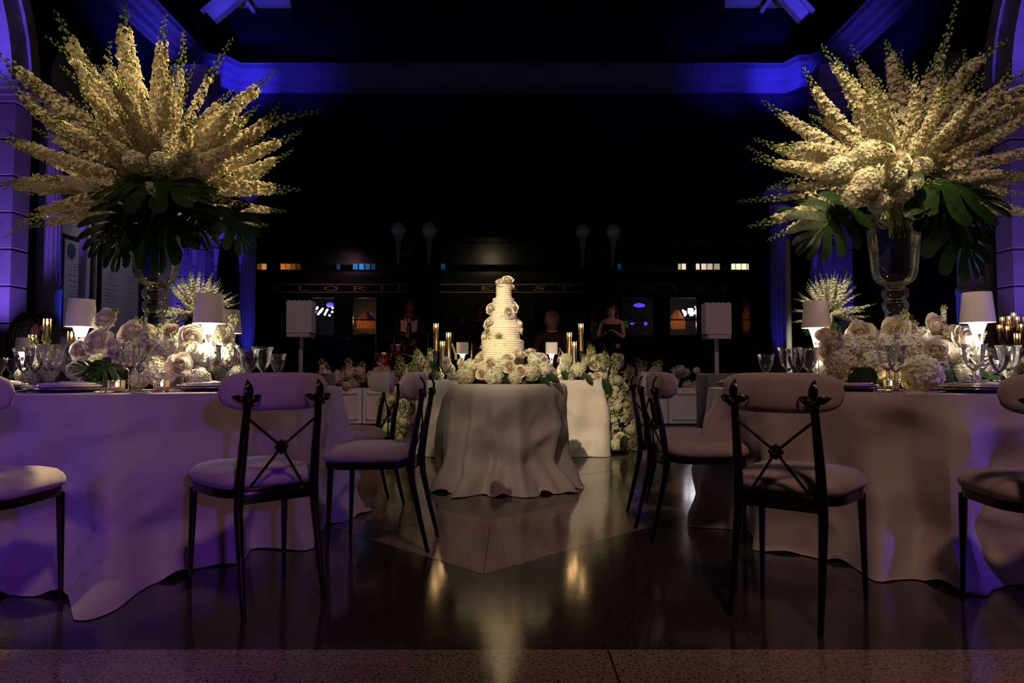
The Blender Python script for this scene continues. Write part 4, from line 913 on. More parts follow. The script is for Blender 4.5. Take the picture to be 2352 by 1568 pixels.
# ------------------------------------------------------------------ table lamps
def table_lamp(p, z, label, s=1.0, power=2.2, top=.062):
    t = thing('table_lamp', label, 'lamp', (p[0], p[1], z)); H = .33 * s
    b = MB(); b.lathe([(0, 0), (.048 * s, 0), (.050 * s, .006), (.030 * s, .014), (.014 * s, .03), (.011 * s, .08), (.0105 * s, H - .12 * s), (.014 * s, H - .095 * s), (.027 * s, H - .045 * s), (.041 * s, H - .002)], 20); put('stem', b.mesh('stem', GLASS), t)
    sh = MB(); sh.lathe([(top * s, H + .146 * s), (.0755 * s, H), (.0735 * s, H), ((top - .002) * s, H + .144 * s)], 40); sh.lathe([(.0, H + .143 * s), (top * s, H + .144 * s), (top * s, H + .1462 * s), (.0, H + .1462 * s)], 40); put('lamp_shade', sh.mesh('shade', SHADE), t)
    bu = MB(); bu.lathe([(.0, H + .012), (.036 * s, H + .010), (.037 * s, H - .004), (.026 * s, H - .030 * s), (.012 * s, H - .052 * s), (0, H - .055 * s)][::-1], 20); put('bulb', bu.mesh('bulb', BULB), t)
    sp = MB()
    for k in range(3): a = k * 2.094; sp.tube([(.02 * s * cos(a), .02 * s * sin(a), H + .015), (.072 * s * cos(a), .072 * s * sin(a), H + .02)], .0015, 4)
    put('shade_ring', sp.mesh('ring', SILVER), t)
    lamp('POINT', 'lamp_light', (p[0], p[1] - .0, z + H - .10 * s), power * 1.6, (1, .86, .66), size=.02)
def lpos(px, Y): q = at(px, 870, Y); return (q.x, q.y)
table_lamp(lpos(183, 3.62), TH, 'white-shaded table lamp at the left end of the left centrepiece')
table_lamp(lpos(478, 3.36), TH, 'brightly glowing white-shaded table lamp right of the left glass vase', power=3.0)
table_lamp(lpos(524, 4.25), TH, 'white-shaded table lamp partly hidden behind the glowing lamp on the left table')
table_lamp(lpos(1877, 3.72), TH, 'white-shaded table lamp at the left end of the right centrepiece', power=3.2)
table_lamp(lpos(2249, 3.30), TH, 'white-shaded table lamp at the right end of the right centrepiece')
table_lamp(lpos(2078, 4.65), TH, 'white-shaded table lamp seen through the right glass vase foot')
table_lamp(lpos(1062, 7.12), TH, 'small white-shaded lamp on the couple\'s table left of the cake', s=.82, power=2.4, top=.0755)
table_lamp(lpos(1267, 7.12), TH, 'small white-shaded lamp on the couple\'s table right of the cake', s=.82, power=2.4, top=.0755)
table_lamp(lpos(50, 4.9), TH, 'small shaded lamp on the guests\' table at the left edge', s=.70, power=1.0)
table_lamp(lpos(2291, 6.8), TH, 'low white-shaded lamp behind the goblets at the right edge', s=.6, power=.8)

# ------------------------------------------------------------------ glassware
def goblet_kit(hr, hb, rr, rb, stem, fill):
    """rim height/radius, bowl bottom, foot"""
    mb = MB(); z0 = hb; out = [(0, 0), (.036, 0), (.037, .003), (.012, .010), (.007, .018)]
    n = 5
    for i in range(n):
        a = .02 + (z0 - .03) * i / n; q = (z0 - .03) / n; out += [(.0065, a), (.0105 - .0006 * abs(2 - i), a + q * .5), (.0065, a + q * .95)]
    hb_ = hr - z0; out += [(.010, z0 - .006), (.020, z0 + .003), (rb * .62, z0 + .014), (rb * .80, z0 + .03), (rb * .92, z0 + hb_ * .45), (rb, z0 + hb_ * .68), (rb * 1.07, z0 + hb_ * .84), (rr * .94, hr - .006), (rr, hr)]
    inn = [(rr - .0018, hr), (rr * .90 - .002, hr - .014), (rb * 1.02 - .0022, z0 + (hr - z0) * .72), (rb - .0024, z0 + .046), (rb * .80 - .002, z0 + .025), (.014, z0 + .011), (0, z0 + .010)]
    mb.lathe(out, 24, mod=lambda q, z: 1 + (.035 * abs(sin(q * 5)) if z < z0 + .05 and z > .012 else 0)); me = mb.mesh('goblet', GOBG); cut = MB()
    for k in range(16): a = k * pi / 8; cut.ball((rr * .90 * cos(a), rr * .90 * sin(a), hr - .013), (.002, .002, .003), 6, 4)
    cm = cut.mesh('cut_band', CRYSTAL); wm = None
    if fill:
        zf = z0 + (hr - z0) * fill; w = MB(); w.lathe([(0, z0 + .004), (.016, z0 + .005), (rb * .60 - .001, z0 + .016), (rb * .78 - .001, z0 + .032), (rb * .90 - .001, z0 + (hr - z0) * .46), (rb * .985, zf - .002), (0, zf)], 24); wm = w.mesh('water', WATER)
    return me, cm, wm
GOB = {'wine': goblet_kit(.222, .105, .057, .045, 1, 0), 'water': goblet_kit(.208, .098, .053, .042, 1, .66), 'small': goblet_kit(.188, .095, .046, .037, 1, .66), 'flute': goblet_kit(.212, .10, .053, .038, 1, 0)}
def goblet(px, Y, kind, label, table):
    p = at(px, 880, Y); t = thing('goblet', label, 'glass', (p.x, p.y, TH), rng.uniform(0, 6), f'goblets on the {table} table'); me, cm, wm = GOB[kind]
    b = put('bowl', me, t); put('cut_band', cm, t)
    if wm: put('water', wm, t)
for a in ((54, 3.30, 'water', 'water goblet farthest left on the left table, before the small lamp'), (80, 3.22, 'water', 'water goblet second from the left end of the left table'),
          (119, 3.16, 'wine', 'large empty flared wine goblet left of the white roses'), (106, 3.36, 'wine', 'wine goblet just behind the large flared one at the left'),
          (299, 3.06, 'wine', 'empty wine goblet at the middle of the left table, left one of the close pair'), (322, 2.99, 'flute', 'empty tapered goblet at the middle of the left table, right one of the close pair'),
          (521, 3.30, 'wine', 'empty wine goblet at the right end of the left centrepiece'), (571, 3.42, 'water', 'full water goblet above the violet chair back'),
          (602, 3.55, 'wine', 'empty wine goblet between the two full ones above the violet chair back'), (637, 3.62, 'small', 'small full goblet rightmost on the left table')): goblet(*a, 'left')
for a in ((1760, 3.72, 'small', 'small full goblet leftmost on the right table'), (1811, 3.62, 'wine', 'empty wine goblet second from the left on the right table'), (1830, 3.44, 'water', 'full water goblet above the brown chair back'), (1858, 3.60, 'wine', 'empty wine goblet with dotted band beside the right table lamp stem'),
          (2059, 3.04, 'flute', 'empty cut goblet in front of the right centrepiece, the nearer of two'), (2040, 3.20, 'wine', 'empty goblet just behind the cut goblet of the right centrepiece'), (2238, 3.18, 'wine', 'empty goblet with a rose showing through it on the right table'), (2296, 3.16, 'water', 'full water goblet at the right edge'), (2318, 3.32, 'wine', 'large empty goblet behind the full one at the right edge')): goblet(*a, 'right')
goblet(24, 4.75, 'small', 'small goblet on the guests\' table at the left edge', 'guests\''); goblet(0, 4.8, 'small', 'goblet cut off by the left edge on the guests\' table', 'guests\'')

# ------------------------------------------------------------------ place settings
def plate_mesh(R, mat, h=.02): return MB().lathe([(0, 0), (R * .62, 0), (R * .66, .004), (R, h), (R * 1.0, h + .003), (R * .97, h + .004), (R * .64, .008), (0, .007)], 48).mesh('plate', mat)
PL = (plate_mesh(.165, CHARGER, .016), plate_mesh(.138, CHINA, .018), plate_mesh(.115, CHINA, .016))
def setting(px, Y, where, rz):
    p = at(px, 885, Y); z = TH
    solo('charger_plate', PL[0], f'pewter charger under the stacked plates {where}', 'plate', (p.x, p.y, z + .001))
    solo('dinner_plate', PL[1], f'white dinner plate on the charger {where}', 'plate', (p.x, p.y, z + .0105))
    solo('salad_plate', PL[2], f'white salad plate topmost of the stack {where}', 'plate', (p.x, p.y, z + .0215))
    mb = MB(); P = []
    for i in range(7): P.append([(-.10 + .2 * i / 6, -.045 + .09 * k / 5, .012 + .006 * sin(i * 1.2 + k) * (1 if 0 < i < 6 else 0)) for k in range(6)])
    mb.grid(P); mb.box((0, 0, .006), (.2, .09, .011), bev=.004); solo('napkin', mb.mesh('napkin', NAPKIN), f'folded linen napkin on the plates {where}', 'napkin', (p.x, p.y, z + .0315), rz)
    return p
def fork_mesh():
    mb = MB()
    mb.tube([(0, 0, .004), (0, .06, .007), (0, .12, .006), (0, .135, .005)], [.0045, .0035, .0028, .004], 6)
    P = [[(-.011, .135, .005), (0, .133, .003), (.011, .135, .005)], [(-.0125, .155, .003), (0, .155, .002), (.0125, .155, .003)]]; mb.grid(P)
    for k in range(4): x = -.0112 + .0075 * k; mb.tube([(x, .152, .003), (x, .175, .005), (x, .198, .013)], [.0018, .0018, .0012], 5)
    return mb.mesh('fork', SILVER)
def knife_mesh():
    mb = MB(); mb.tube([(0, 0, .004), (0, .05, .005), (0, .1, .004)], [.005, .006, .005], 6); mb.add([(-.005, .1, .002), (.008, .1, .002), (.009, .19, .002), (0, .225, .002), (-.005, .2, .002), (0, .1, .005), (0, .2, .004)], [(0, 5, 6, 4), (5, 1, 2, 6), (6, 2, 3), (4, 6, 3), (0, 4, 3, 2, 1)]); return mb.mesh('knife', SILVER)
FORK, KNIFE = fork_mesh(), knife_mesh()
def cut(kind, px, Y, label, rz):
    p = at(px, 890, Y); c = Vector(TL if p.x < 0 else TR_); v = Vector((p.x - c.x, p.y - c.y)); v = v.normalized() * min(v.length, .985)
    ang = atan2(-v.y, -v.x) - pi / 2 + rz; solo(kind, FORK if kind == 'fork' else KNIFE, label, kind, (c.x + v.x, c.y + v.y, TH + .001), ang)
p = setting(155, 3.10, 'at the left front of the left table', .3)
p = setting(478, 3.30, 'half behind the violet chair back', -.5)
p = setting(-12, 3.42, 'at the left edge of the left table', .9)
p = setting(1945, 3.32, 'half behind the brown chair back', .5)
p = setting(2238, 3.06, 'at the right end of the right table', -.1)
p = setting(690, 4.05, 'at the far right rim of the left table', 1.2); p = setting(1700, 4.1, 'at the far left rim of the right table', -1.2)
for k, (px, Y) in enumerate(((352, 2.98), (366, 3.0))): cut('fork', px + 10, Y - .06, ('outer', 'inner')[k] + ' silver fork, tines up, beside the middle plates of the left table', .55)
for k, (px, Y) in enumerate(((50, 3.02), (38, 3.06))): cut('fork', px, Y - .05, ('outer', 'inner')[k] + ' silver fork left of the left front plates', .25)
for k, (px, Y) in enumerate(((2128, 2.96), (2146, 2.98))): cut('fork', px + 14, Y - .07, ('outer', 'inner')[k] + ' dark silver fork left of the right front plates', .5)
for k, (px, Y) in enumerate(((262, 2.98), (276, 2.99), (288, 3.0))): cut('knife', px - 45, Y - .03, ('nearest', 'middle', 'farthest')[k] + ' knife right of the left front plates', -.35)
for k, (px, Y) in enumerate(((2035, 2.98), (2022, 3.02))): cut('knife', px - 15, Y - .05, ('nearer', 'farther')[k] + ' knife below the cut goblet on the right table', -.3)
def votive(px, Y, label):
    q = at(px, 885, Y); t = thing('votive_candle', label, 'candle', (q.x, q.y, TH))
    g = MB(); g.lathe([(0, 0), (.030, 0), (.034, .01), (.036, .055)], 8); put('glass_cup', g.mesh('cup', GLASS, False), t)
    put('wax', MB().lathe([(0, .0065), (.026, .0065), (.026, .026), (.004, .024), (0, .024)], 16).mesh('wax', WAX), t)
    put('flame', MB().ball((0, 0, .038), (.005, .005, .012), 8, 6).mesh('flame', FLAME), t); lamp('POINT', 'flame_light', (q.x, q.y, TH + .058), .15, (1, .62, .28), size=.006)
votive(268, 3.05, 'small lit votive candle left of the paired goblets on the left table'); votive(371, 3.12, 'small lit votive candle behind the forks of the left table'); votive(2047, 3.28, 'small lit votive candle behind the cut goblet of the right table')

# ------------------------------------------------------------------ taper candles in glass sleeves
def taper(px, Y, ztop, label, z0=TH, sl=.30, light=.35, tall=True, group='tube candles on the couple\'s table'):
    q = at(px, 860, Y); t = thing('taper_candle', label, 'candle', (q.x, q.y, z0), 0, group); H = ztop - z0; s0 = H - sl
    st = MB(); st.lathe([(0, 0), (.036, 0), (.038, .006), (.012, .014), (.009, .02)] + [(.008, .03), (.008, max(.04, s0 - .08)), (.018, max(.05, s0 - .07)), (.018, max(.06, s0 - .06)), (.009, max(.07, s0 - .05)), (.016, max(.08, s0 - .03)), (.016, max(.09, s0 - .02)), (.008, max(.10, s0 - .01)), (.03, s0), (.03, s0 + .004), (0, s0 + .004)], 16); put('glass_holder', st.mesh('holder', GLASS), t)
    g = MB(); g.lathe([(.0270, s0 + .004), (.0270, H)], 24); put('glass_sleeve', g.mesh('sleeve', GLASS), t)
    c = put('candle', MB().lathe([(0, s0 + .005), (.0105, s0 + .005), (.0095, H - .055), (.002, H - .05), (0, H - .05)], 12).mesh('candle', WAX), t)
    put('flame', MB().ball((0, 0, H - .030), (.0075, .0075, .018), 8, 6).mesh('flame', FLAME), c); put('wick', MB().tube([(0, 0, H - .052), (0, 0, H - .042)], .0012, 4).mesh('wick', BLACKM), c)
    if light: lamp('POINT', 'flame_light', (q.x, q.y, z0 + H - .004), light, (1, .60, .26), size=.008)
for px, py, Y, lb, sl in ((1001, 742, 7.15, 'tallest of the three tube candles left of the cake', .30), (1030, 763, 7.2, 'middle-height tube candle left of the cake, next to the small lamp', .28), (1016, 783, 7.05, 'shortest of the three tube candles left of the cake', .26),
                      (1335, 742, 7.2, 'tallest of the three tube candles right of the cake', .30), (1308, 763, 7.15, 'middle-height tube candle right of the cake', .30), (1319, 784, 7.05, 'shortest of the three tube candles right of the cake', .26)):
    taper(px, Y, at(px, py, Y).z, lb, sl=sl)
taper(105, 5.1, at(105, 731, 5.1).z, 'tall lit tube candle in front of the seated guests', sl=.26, group='tube candles on the guests\' table'); taper(72, 5.15, at(72, 768, 5.15).z, 'short lit tube candle beside the small lamp at the left edge', sl=.2, light=.15, group='tube candles on the guests\' table'); taper(162, 5.0, at(162, 760, 5.0).z, 'lit tube candle left of the white-shaded lamp at the left', sl=.22, light=.15, group='tube candles on the guests\' table')
taper(2339, 6.7, at(2339, 765, 6.7).z, 'lit tube candle at the right edge under the candelabra', sl=.24, group='tube candles on the right edge table')
def candelabra():
    Y = 7.6; base = at(2322, 850, Y); t = thing('candelabra', 'dark many-armed candelabra with lit candles at the right edge', 'candelabra', (base.x, base.y, TH))
    m = MB(); m.lathe([(0, 0), (.12, 0), (.12, .02), (.03, .05), (.018, .12), (.03, .16), (.015, .22), (.015, .40), (0, .40)], 16)
    tops = [(2302, 729), (2318, 727), (2317, 738), (2328, 719), (2336, 728), (2295, 747), (2312, 750), (2345, 745), (2355, 728)]
    for i, (px, py) in enumerate(tops):
        p = at(px, py, Y + .07 * ((i * 7) % 5 - 2)) - Vector((base.x, base.y, TH)); b = p - Vector((0, 0, .16)); m.tube([(0, 0, .30), (b.x * .5, b.y * .5, b.z - .10), (b.x, b.y, b.z - .05), b], .007, 6); m.lathe([(0, -.012), (.022, -.006), (.024, 0), (0, 0)], 10, b)
        c = put('candle', MB().lathe([(0, 0), (.010, 0), (.009, .13), (0, .135)], 10, b).mesh('candle', WAX), t); put('flame', MB().ball(b + Vector((0, 0, .148)), (.008, .008, .018), 8, 6).mesh('flame', FLAME), c)
        put('glass_sleeve', MB().lathe([(.024, 0), (.024, .17)], 16, b).mesh('sleeve', GLASS), t)
    put('candelabra_frame', m.mesh('frame', BLACKM), t); lamp('POINT', 'flame_light', base + Vector((0, -.1, .1 + .62)), 1.0, (1, .6, .3), size=.1)
candelabra()

# ------------------------------------------------------------------ flower banks either side of the couple's table
def bank(label, heads, spikes, leaves, box, n, seed):
    r = random.Random(seed); o = at(box[0][0], 1030, 7.3); t = thing('flower_bank', label, 'flowers', (o.x, o.y, 0))
    for (px, py, Y, rad, k) in heads: bloom(t, k, at(px, py, Y), rad, Vector((.2, -1, .5)), r)
    for i in range(n):
        seg = r.choice(box); px = r.uniform(seg[0], seg[1]); py = r.uniform(seg[2], seg[3]); Y = seg[4] + r.uniform(-.12, .18); p = at(px, py, Y); p.z = max(p.z, .05)
        if r.random() < .34: spike(t, STOCK[r.randrange(2)], p + Vector((0, .05, -.06)), p + Vector((r.uniform(-.1, .1), -.08, r.uniform(.08, .2))), r, 'stock_stem')
        else: bloom(t, r.choice(('hyd', 'hyd', 'rose')), p, r.uniform(.036, .066), Vector((r.uniform(-.4, .4), -1, .4)), r)
    for (a, b, Y) in spikes: spike(t, SLIM[r.randrange(3)] if r.random() < .6 else SPIKES[r.randrange(5)], at(*a, Y + .1), at(*b, Y), r)
    for (a, b, Y) in leaves: leafput(t, PLEAF, at(*a, Y), at(*b, Y - .05), (0, -1, .4), name='leaf')
    for seg in box:
        c0, c1 = at(seg[0], seg[3], seg[4] + .25), at(seg[1], seg[2], seg[4] + .25); mb = MB(); mb.ball(((c0.x + c1.x) / 2, seg[4] + .22, max(.18, (c0.z + c1.z) / 2)), ((c1.x - c0.x) * .46, .16, max(.1, (c1.z - c0.z) * .46)), 14, 10)
        put('greenery_base', mb.mesh('greens', LEAF), t, world=True)
    return t
bank('bank of white flowers spilling to the floor right of the couple\'s table', [(1300, 826, 7.0, .07, 'hyd'), (1325, 850, 6.95, .07, 'hyd'), (1366, 838, 7.0, .06, 'rose'), (1372, 862, 7.0, .05, 'rose'), (1418, 908, 7.05, .06, 'rose'), (1425, 940, 7.1, .06, 'rose'), (1412, 955, 7.1, .055, 'rose'), (1455, 1020, 7.0, .06, 'rose'), (1415, 1020, 7.0, .07, 'hyd')],
     [((1350, 850), (1352, 790), 7.2), ((1370, 850), (1395, 797), 7.2), ((1390, 860), (1420, 815), 7.2), ((1300, 840), (1294, 792), 7.3), ((1400, 860), (1450, 850), 7.1), ((1280, 840), (1285, 800), 7.35), ((1380, 840), (1366, 808), 7.2), ((1430, 990), (1490, 960), 7.0), ((1440, 900), (1460, 850), 7.1)],
     [((1290, 850), (1310, 876), 6.95), ((1385, 870), (1405, 905), 6.9), ((1435, 1000), (1430, 1035), 6.85), ((1345, 860), (1362, 882), 6.9)], [(1290, 1385, 826, 870, 7.05), (1340, 1440, 820, 880, 7.15), (1385, 1440, 880, 960, 7.12), (1405, 1460, 960, 1032, 7.05), (1380, 1420, 850, 940, 7.1)], 125, 31)
bank('bank of white flowers spilling to the floor left of the couple\'s table', [(1032, 848, 6.98, .065, 'blush'), (1040, 866, 6.95, .06, 'blush'), (1026, 830, 7.0, .05, 'blush'), (995, 858, 7.05, .06, 'hyd'), (900, 920, 7.2, .06, 'rose'), (915, 960, 7.2, .07, 'hyd'), (905, 1000, 7.1, .06, 'hyd')],
     [((985, 850), (936, 797), 7.2), ((990, 850), (957, 795), 7.2), ((995, 850), (985, 806), 7.2), ((1000, 855), (968, 820), 7.1), ((1050, 840), (1041, 768), 7.4), ((1080, 840), (1087, 790), 7.4), ((960, 860), (925, 830), 7.15), ((900, 960), (850, 962), 7.1), ((915, 930), (880, 900), 7.2)],
     [((985, 830), (1010, 850), 7.0), ((1000, 850), (985, 872), 6.95), ((890, 990), (905, 1015), 7.0)], [(960, 1010, 830, 878, 7.12), (885, 950, 880, 960, 7.25), (880, 940, 950, 1018, 7.15), (930, 980, 840, 880, 7.2)], 100, 33)

# ------------------------------------------------------------------ stage, planters, speakers, musicians
def stage():
    t = thing('stage', 'low dark stage behind the white flower boxes', 'stage', (0, 13.3, 0))
    put('deck', MB().box((0, 0, .17), (7.5, 3.9, .34)).mesh('deck', BLACKC, False), t); put('front_step', MB().box((0, -2.07, .06), (7.6, .24, .12)).mesh('step', STONE, False), t)
stage()
def planter(x0, x1, label, seed, wild):
    r = random.Random(seed); Y = 10.9; xa, xb = at(x0, 900, Y).x, at(x1, 900, Y).x; t = thing('planter_box', label, 'planter', ((xa + xb) / 2, Y, 0)); hw = (xb - xa) / 2
    b = MB(); b.box((0, 0, .30), (2 * hw, .34, .56), bev=.01); put('box', b.mesh('box', PLASTICW, False), t)
    f = MB(); n = max(1, round(2 * hw / .8))
    for k in range(n):
        c = -hw + (k + .5) * 2 * hw / n; w = 2 * hw / n - .14
        for (x, z, dx, dz) in ((c, .10, w, .025), (c, .50, w, .025), (c - w / 2, .30, .025, .42), (c + w / 2, .30, .025, .42)): f.box((x, -.178, z), (dx, .02, dz))
    put('panel_moulding', f.mesh('moulding', PLASTICW, False), t)
    m = int(2 * hw * 22)
    for i in range(m): p = Vector(((xa + xb) / 2 + r.uniform(-hw, hw), Y + r.uniform(-.2, .14), .57 + r.uniform(.0, .30))); bloom(t, 'blush' if r.random() < .75 else 'hyd', p, r.uniform(.06, .10), (r.uniform(-.3, .3), -1, .6), r)
    for i in range(int(m * wild)): p = Vector(((xa + xb) / 2 + r.uniform(-hw, hw), Y + r.uniform(-.15, .15), .6)); spike(t, STOCK[r.randrange(2)], p, p + Vector((r.uniform(-.12, .12), 0, r.uniform(.3, .46))), r, 'stock_stem')
planter(735, 836, 'white panelled flower box at the stage edge nearest the left speaker', 1, .5); planter(838, 960, 'white panelled flower box in front of the drums', 2, .15); planter(1440, 1528, 'white panelled flower box right of the flower bank', 3, .4); planter(1530, 1608, 'white panelled flower box nearest the right speaker', 4, .1)
def scallop(w, h, d, n, z0=0, amp=.02):
    mb = MB(); top = [(-w / 2 + w * i / (n * 8), z0 + h + amp * abs(sin(pi * i / 8))) for i in range(n * 8 + 1)]; fs = []; vs = []
    for y in (-d / 2, d / 2):
        for x, z in top: vs += [(x, y, z0), (x, y, z)]
    m = len(top)
    for i in range(m - 1):
        a = 2 * i; b = 2 * m + 2 * i; fs += [(a, a + 2, a + 3, a + 1), (b, b + 1, b + 3, b + 2), (a + 1, a + 3, b + 3, b + 1), (a, b, b + 2, a + 2)]
    fs += [(0, 1, 2 * m + 1, 2 * m), (2 * m - 2, 4 * m - 2, 4 * m - 1, 2 * m - 1)]; return mb.add(vs, fs)
COVER = pm('white_speaker_scrim', (.42, .36, .38), .85, var=.06, scale=40)
def speaker(px, pxs, top, bot, side, w):
    Y = 9.0; q = at(px, 800, Y); t = thing('speaker', f'loudspeaker in a white fabric cover on a white pole, {side} of the stage', 'speaker', (q.x, q.y, 0)); zb_, zt = at(px, bot, Y).z, at(px, top, Y).z
    put('cover', scallop(w, zt - zb_, .20, 5, zb_).mesh('cover', COVER, False), t); put('pole', MB().tube([(0, 0, .80), (0, 0, zb_)], [.03] * 2, 10).mesh('pole', COVER), t)
    put('lower_flounce', scallop(w * .86, .05, .30, 4, zb_ - .06, .0).mesh('flounce', COVER, False), t)
    q2 = at(pxs, 840, Y); s = thing('subwoofer', f'wide subwoofer in a white scalloped cover {side} of the stage', 'speaker', (q2.x, q2.y + .02, 0)); put('cover', scallop(.66, .80, .55, 6).mesh('cover', COVER, False), s)
speaker(691, 700, 694, 764, 'left', .33); speaker(1646, 1670, 699, 768, 'right', .34)

def skin_body(name, pts, edges, radii, mat, sub=2):
    me = bpy.data.meshes.new(name); me.from_pydata([tuple(p) for p in pts], edges, []); o = bpy.data.objects.new(name, me); COL.objects.link(o)
    sm = o.modifiers.new('s', 'SKIN'); sd = o.modifiers.new('d', 'SUBSURF'); sd.levels = sub; sd.render_levels = sub
    for i, r_ in enumerate(radii):
        sv = me.skin_vertices[0].data[i]; sv.radius = r_ if hasattr(r_, '__len__') else (r_, r_); sv.use_root = (i == 0)
    bpy.context.view_layer.update(); dg = bpy.context.evaluated_depsgraph_get(); out = bpy.data.meshes.new_from_object(o.evaluated_get(dg)); bpy.data.objects.remove(o)
    out.materials.clear(); out.materials.append(mat); out.polygons.foreach_set('use_smooth', [True] * len(out.polygons)); return out
def person(loc, rz, H, label, skin, top, bottom, hair, hairlen, armL, armR, sit=False, shirt=None, lean=0.0):
    """arms are (elbow, hand) points relative to the shoulder in body axes, unit = body height; the figure faces local -Y"""
    t = thing('person', label, 'person', loc, rz); h = H; zp = .53 * h if not sit else .30 * h + .0
    V = lambda x, y, z: Vector((x * h, y * h, zp + z * h))
    sh = .105
    body = [V(0, 0, 0), V(0, 0, .10), V(0, -lean * .5, .20), V(0, -lean, .285), V(0, -lean - .004, .325), V(0, -lean - .012, .37), V(0, -lean - .010, .415), V(0, -lean - .005, .45)]
    rad = [.075, .068, .078, .055, .030, .046, .052, .035]; ed = [(i, i + 1) for i in range(7)]
    def limb(root, pts, rs, base):
        i0 = len(body); last = root
        for p, r_ in zip(pts, rs): body.append(p); rad.append(r_); ed.append((last, len(body) - 1)); last = len(body) - 1
    S_ = lambda sx: V(sx * sh, -lean, .272)
    for sx, (el, hd) in ((1, armR), (-1, armL)):
        e = S_(sx) + Vector(el) * h; w = S_(sx) + Vector(hd) * h; d = (w - e).normalized(); limb(3, [S_(sx), e, w], [.036, .026, .018] if top is not None else [.030, .023, .017], 3)
        wi = len(body) - 1; side = d.cross(Vector((0, 0, 1))); side = side.normalized() if side.length > .1 else Vector((1, 0, 0)); up = side.cross(d)
        for k in range(4): limb(wi, [w + d * .030 * h + side * (.009 * (k - 1.5)) * h, w + d * .052 * h + side * (.010 * (k - 1.5)) * h - up * .006 * h, w + d * (.060 - .004 * abs(k - 1.2)) * h + side * .010 * (k - 1.5) * h - up * .016 * h], [.008, .0055, .004], wi)
        limb(wi, [w + d * .016 * h + side * .016 * h * -sx, w + d * .032 * h + side * .024 * h * -sx], [.007, .005], wi)
    for sx in (1, -1):
        if sit: limb(0, [V(sx * .05, -.01, -.01), V(sx * .07, -.24, .0), V(sx * .07, -.25, -.26), V(sx * .07, -.31, -.285)], [.058, .042, .026, .022], 0)
        else: limb(0, [V(sx * .052, 0, -.03), V(sx * .056, -.008, -.265), V(sx * .058, .01, -.49), V(sx * .062, -.06, -.512)], [.056, .038, .024, .018], 0)
    put('body', skin_body('body', body, ed, [r_ * h for r_ in rad], skin), t)
    hc = V(0, -lean - .010, .405)
    f = MB(); f.ball(hc + Vector((0, -.052 * h, -.004 * h)), (.010 * h, .016 * h, .014 * h), 8, 6); put('nose', f.mesh('nose', skin), t)
    for sx in (1, -1):
        put('eye', MB().ball(hc + Vector((sx * .020 * h, -.047 * h, .010 * h)), .0075 * h, 8, 6).mesh('eye', BLACKM), t); put('ear', MB().ball(hc + Vector((sx * .051 * h, .002, .0)), (.007 * h, .012 * h, .018 * h), 8, 6).mesh('ear', skin), t)
    put('mouth', MB().ball(hc + Vector((0, -.046 * h, -.026 * h)), (.015 * h, .007 * h, .004 * h), 8, 6).mesh('mouth', REDP), t)
    # clothes: a second, slightly fuller skin over torso, sleeves and legs
    cb = [V(0, 0, -.02), V(0, 0, .10), V(0, -lean * .5, .20), V(0, -lean, .285)]; cr = [.086, .078, .089, .060]; ce = [(0, 1), (1, 2), (2, 3)]
    if top is not None:
        for sx, (el, hd) in ((1, armR), (-1, armL)):
            e = S_(sx) + Vector(el) * h; w = S_(sx) + Vector(hd) * h; b = len(cb); cb += [S_(sx), e, e.lerp(w, .9)]; cr += [.045, .034, .026]; ce += [(3, b), (b, b + 1), (b + 1, b + 2)]
        put('jacket', skin_body('jacket', cb, ce, [r_ * h for r_ in cr], top), t)
    lb = [V(0, 0, -.005)]; lr = [.090]; le = []
    for sx in (1, -1):
        b = len(lb)
        lb += [V(sx * .05, -.01, -.02), V(sx * .07, -.24, .0), V(sx * .07, -.25, -.24)] if sit else [V(sx * .052, 0, -.04), V(sx * .056, -.008, -.265), V(sx * .058, .01, -.47)]
        lr += [.064, .050, .036]; le += [(0, b), (b, b + 1), (b + 1, b + 2)]
    put('trousers', skin_body('trousers', lb, le, [r_ * h for r_ in lr], bottom), t)
    if shirt:
        m = MB(); m.add([V(-.030, -lean - .064, .285), V(.030, -lean - .064, .285), V(.034, -lean * .5 - .093, .19), V(.012, -.086, .09), V(-.012, -.086, .09), V(-.034, -lean * .5 - .093, .19)], [(0, 1, 2, 3, 4, 5)]); put('shirt_front', m.mesh('shirt', shirt, False), t)
        m = MB(); m.add([V(-.006, -lean - .068, .285), V(.006, -lean - .068, .285), V(.010, -lean * .5 - .097, .17), V(0, -.092, .10), V(-.010, -lean * .5 - .097, .17)], [(0, 1, 2, 3, 4)]); put('tie', m.mesh('tie', BLACKC, False), t)
    hm = MB(); P = []
    for i in range(9):
        a = pi * i / 8
        P.append([hc + Vector((.058 * h * sin(a) * cos(q), .008 * h + .062 * h * sin(a) * sin(q) * (1 if sin(q) > 0 else .80), .020 * h + .058 * h * cos(a) if a < 1.9 else .020 * h + .058 * h * cos(1.9) - (a - 1.9) * hairlen * h * max(0, .35 + sin(q)) * .5)) for q in [2 * pi * k / 16 for k in range(16)]][:16])
    hm.grid(P[:6] if not hairlen else P, True); 
    if hairlen:
        for k in range(14): q = radians(-25 + 230 * k / 13); b = hc + Vector((.052 * h * cos(q), .012 * h + .055 * h * sin(q), .02 * h)); hm.tube([b, b + Vector((.010 * h * cos(q), .012 * h, -.06 * h)), b + Vector((.014 * h * cos(q), .016 * h, -hairlen * h))], [.014 * h, .016 * h, .004 * h], 6)
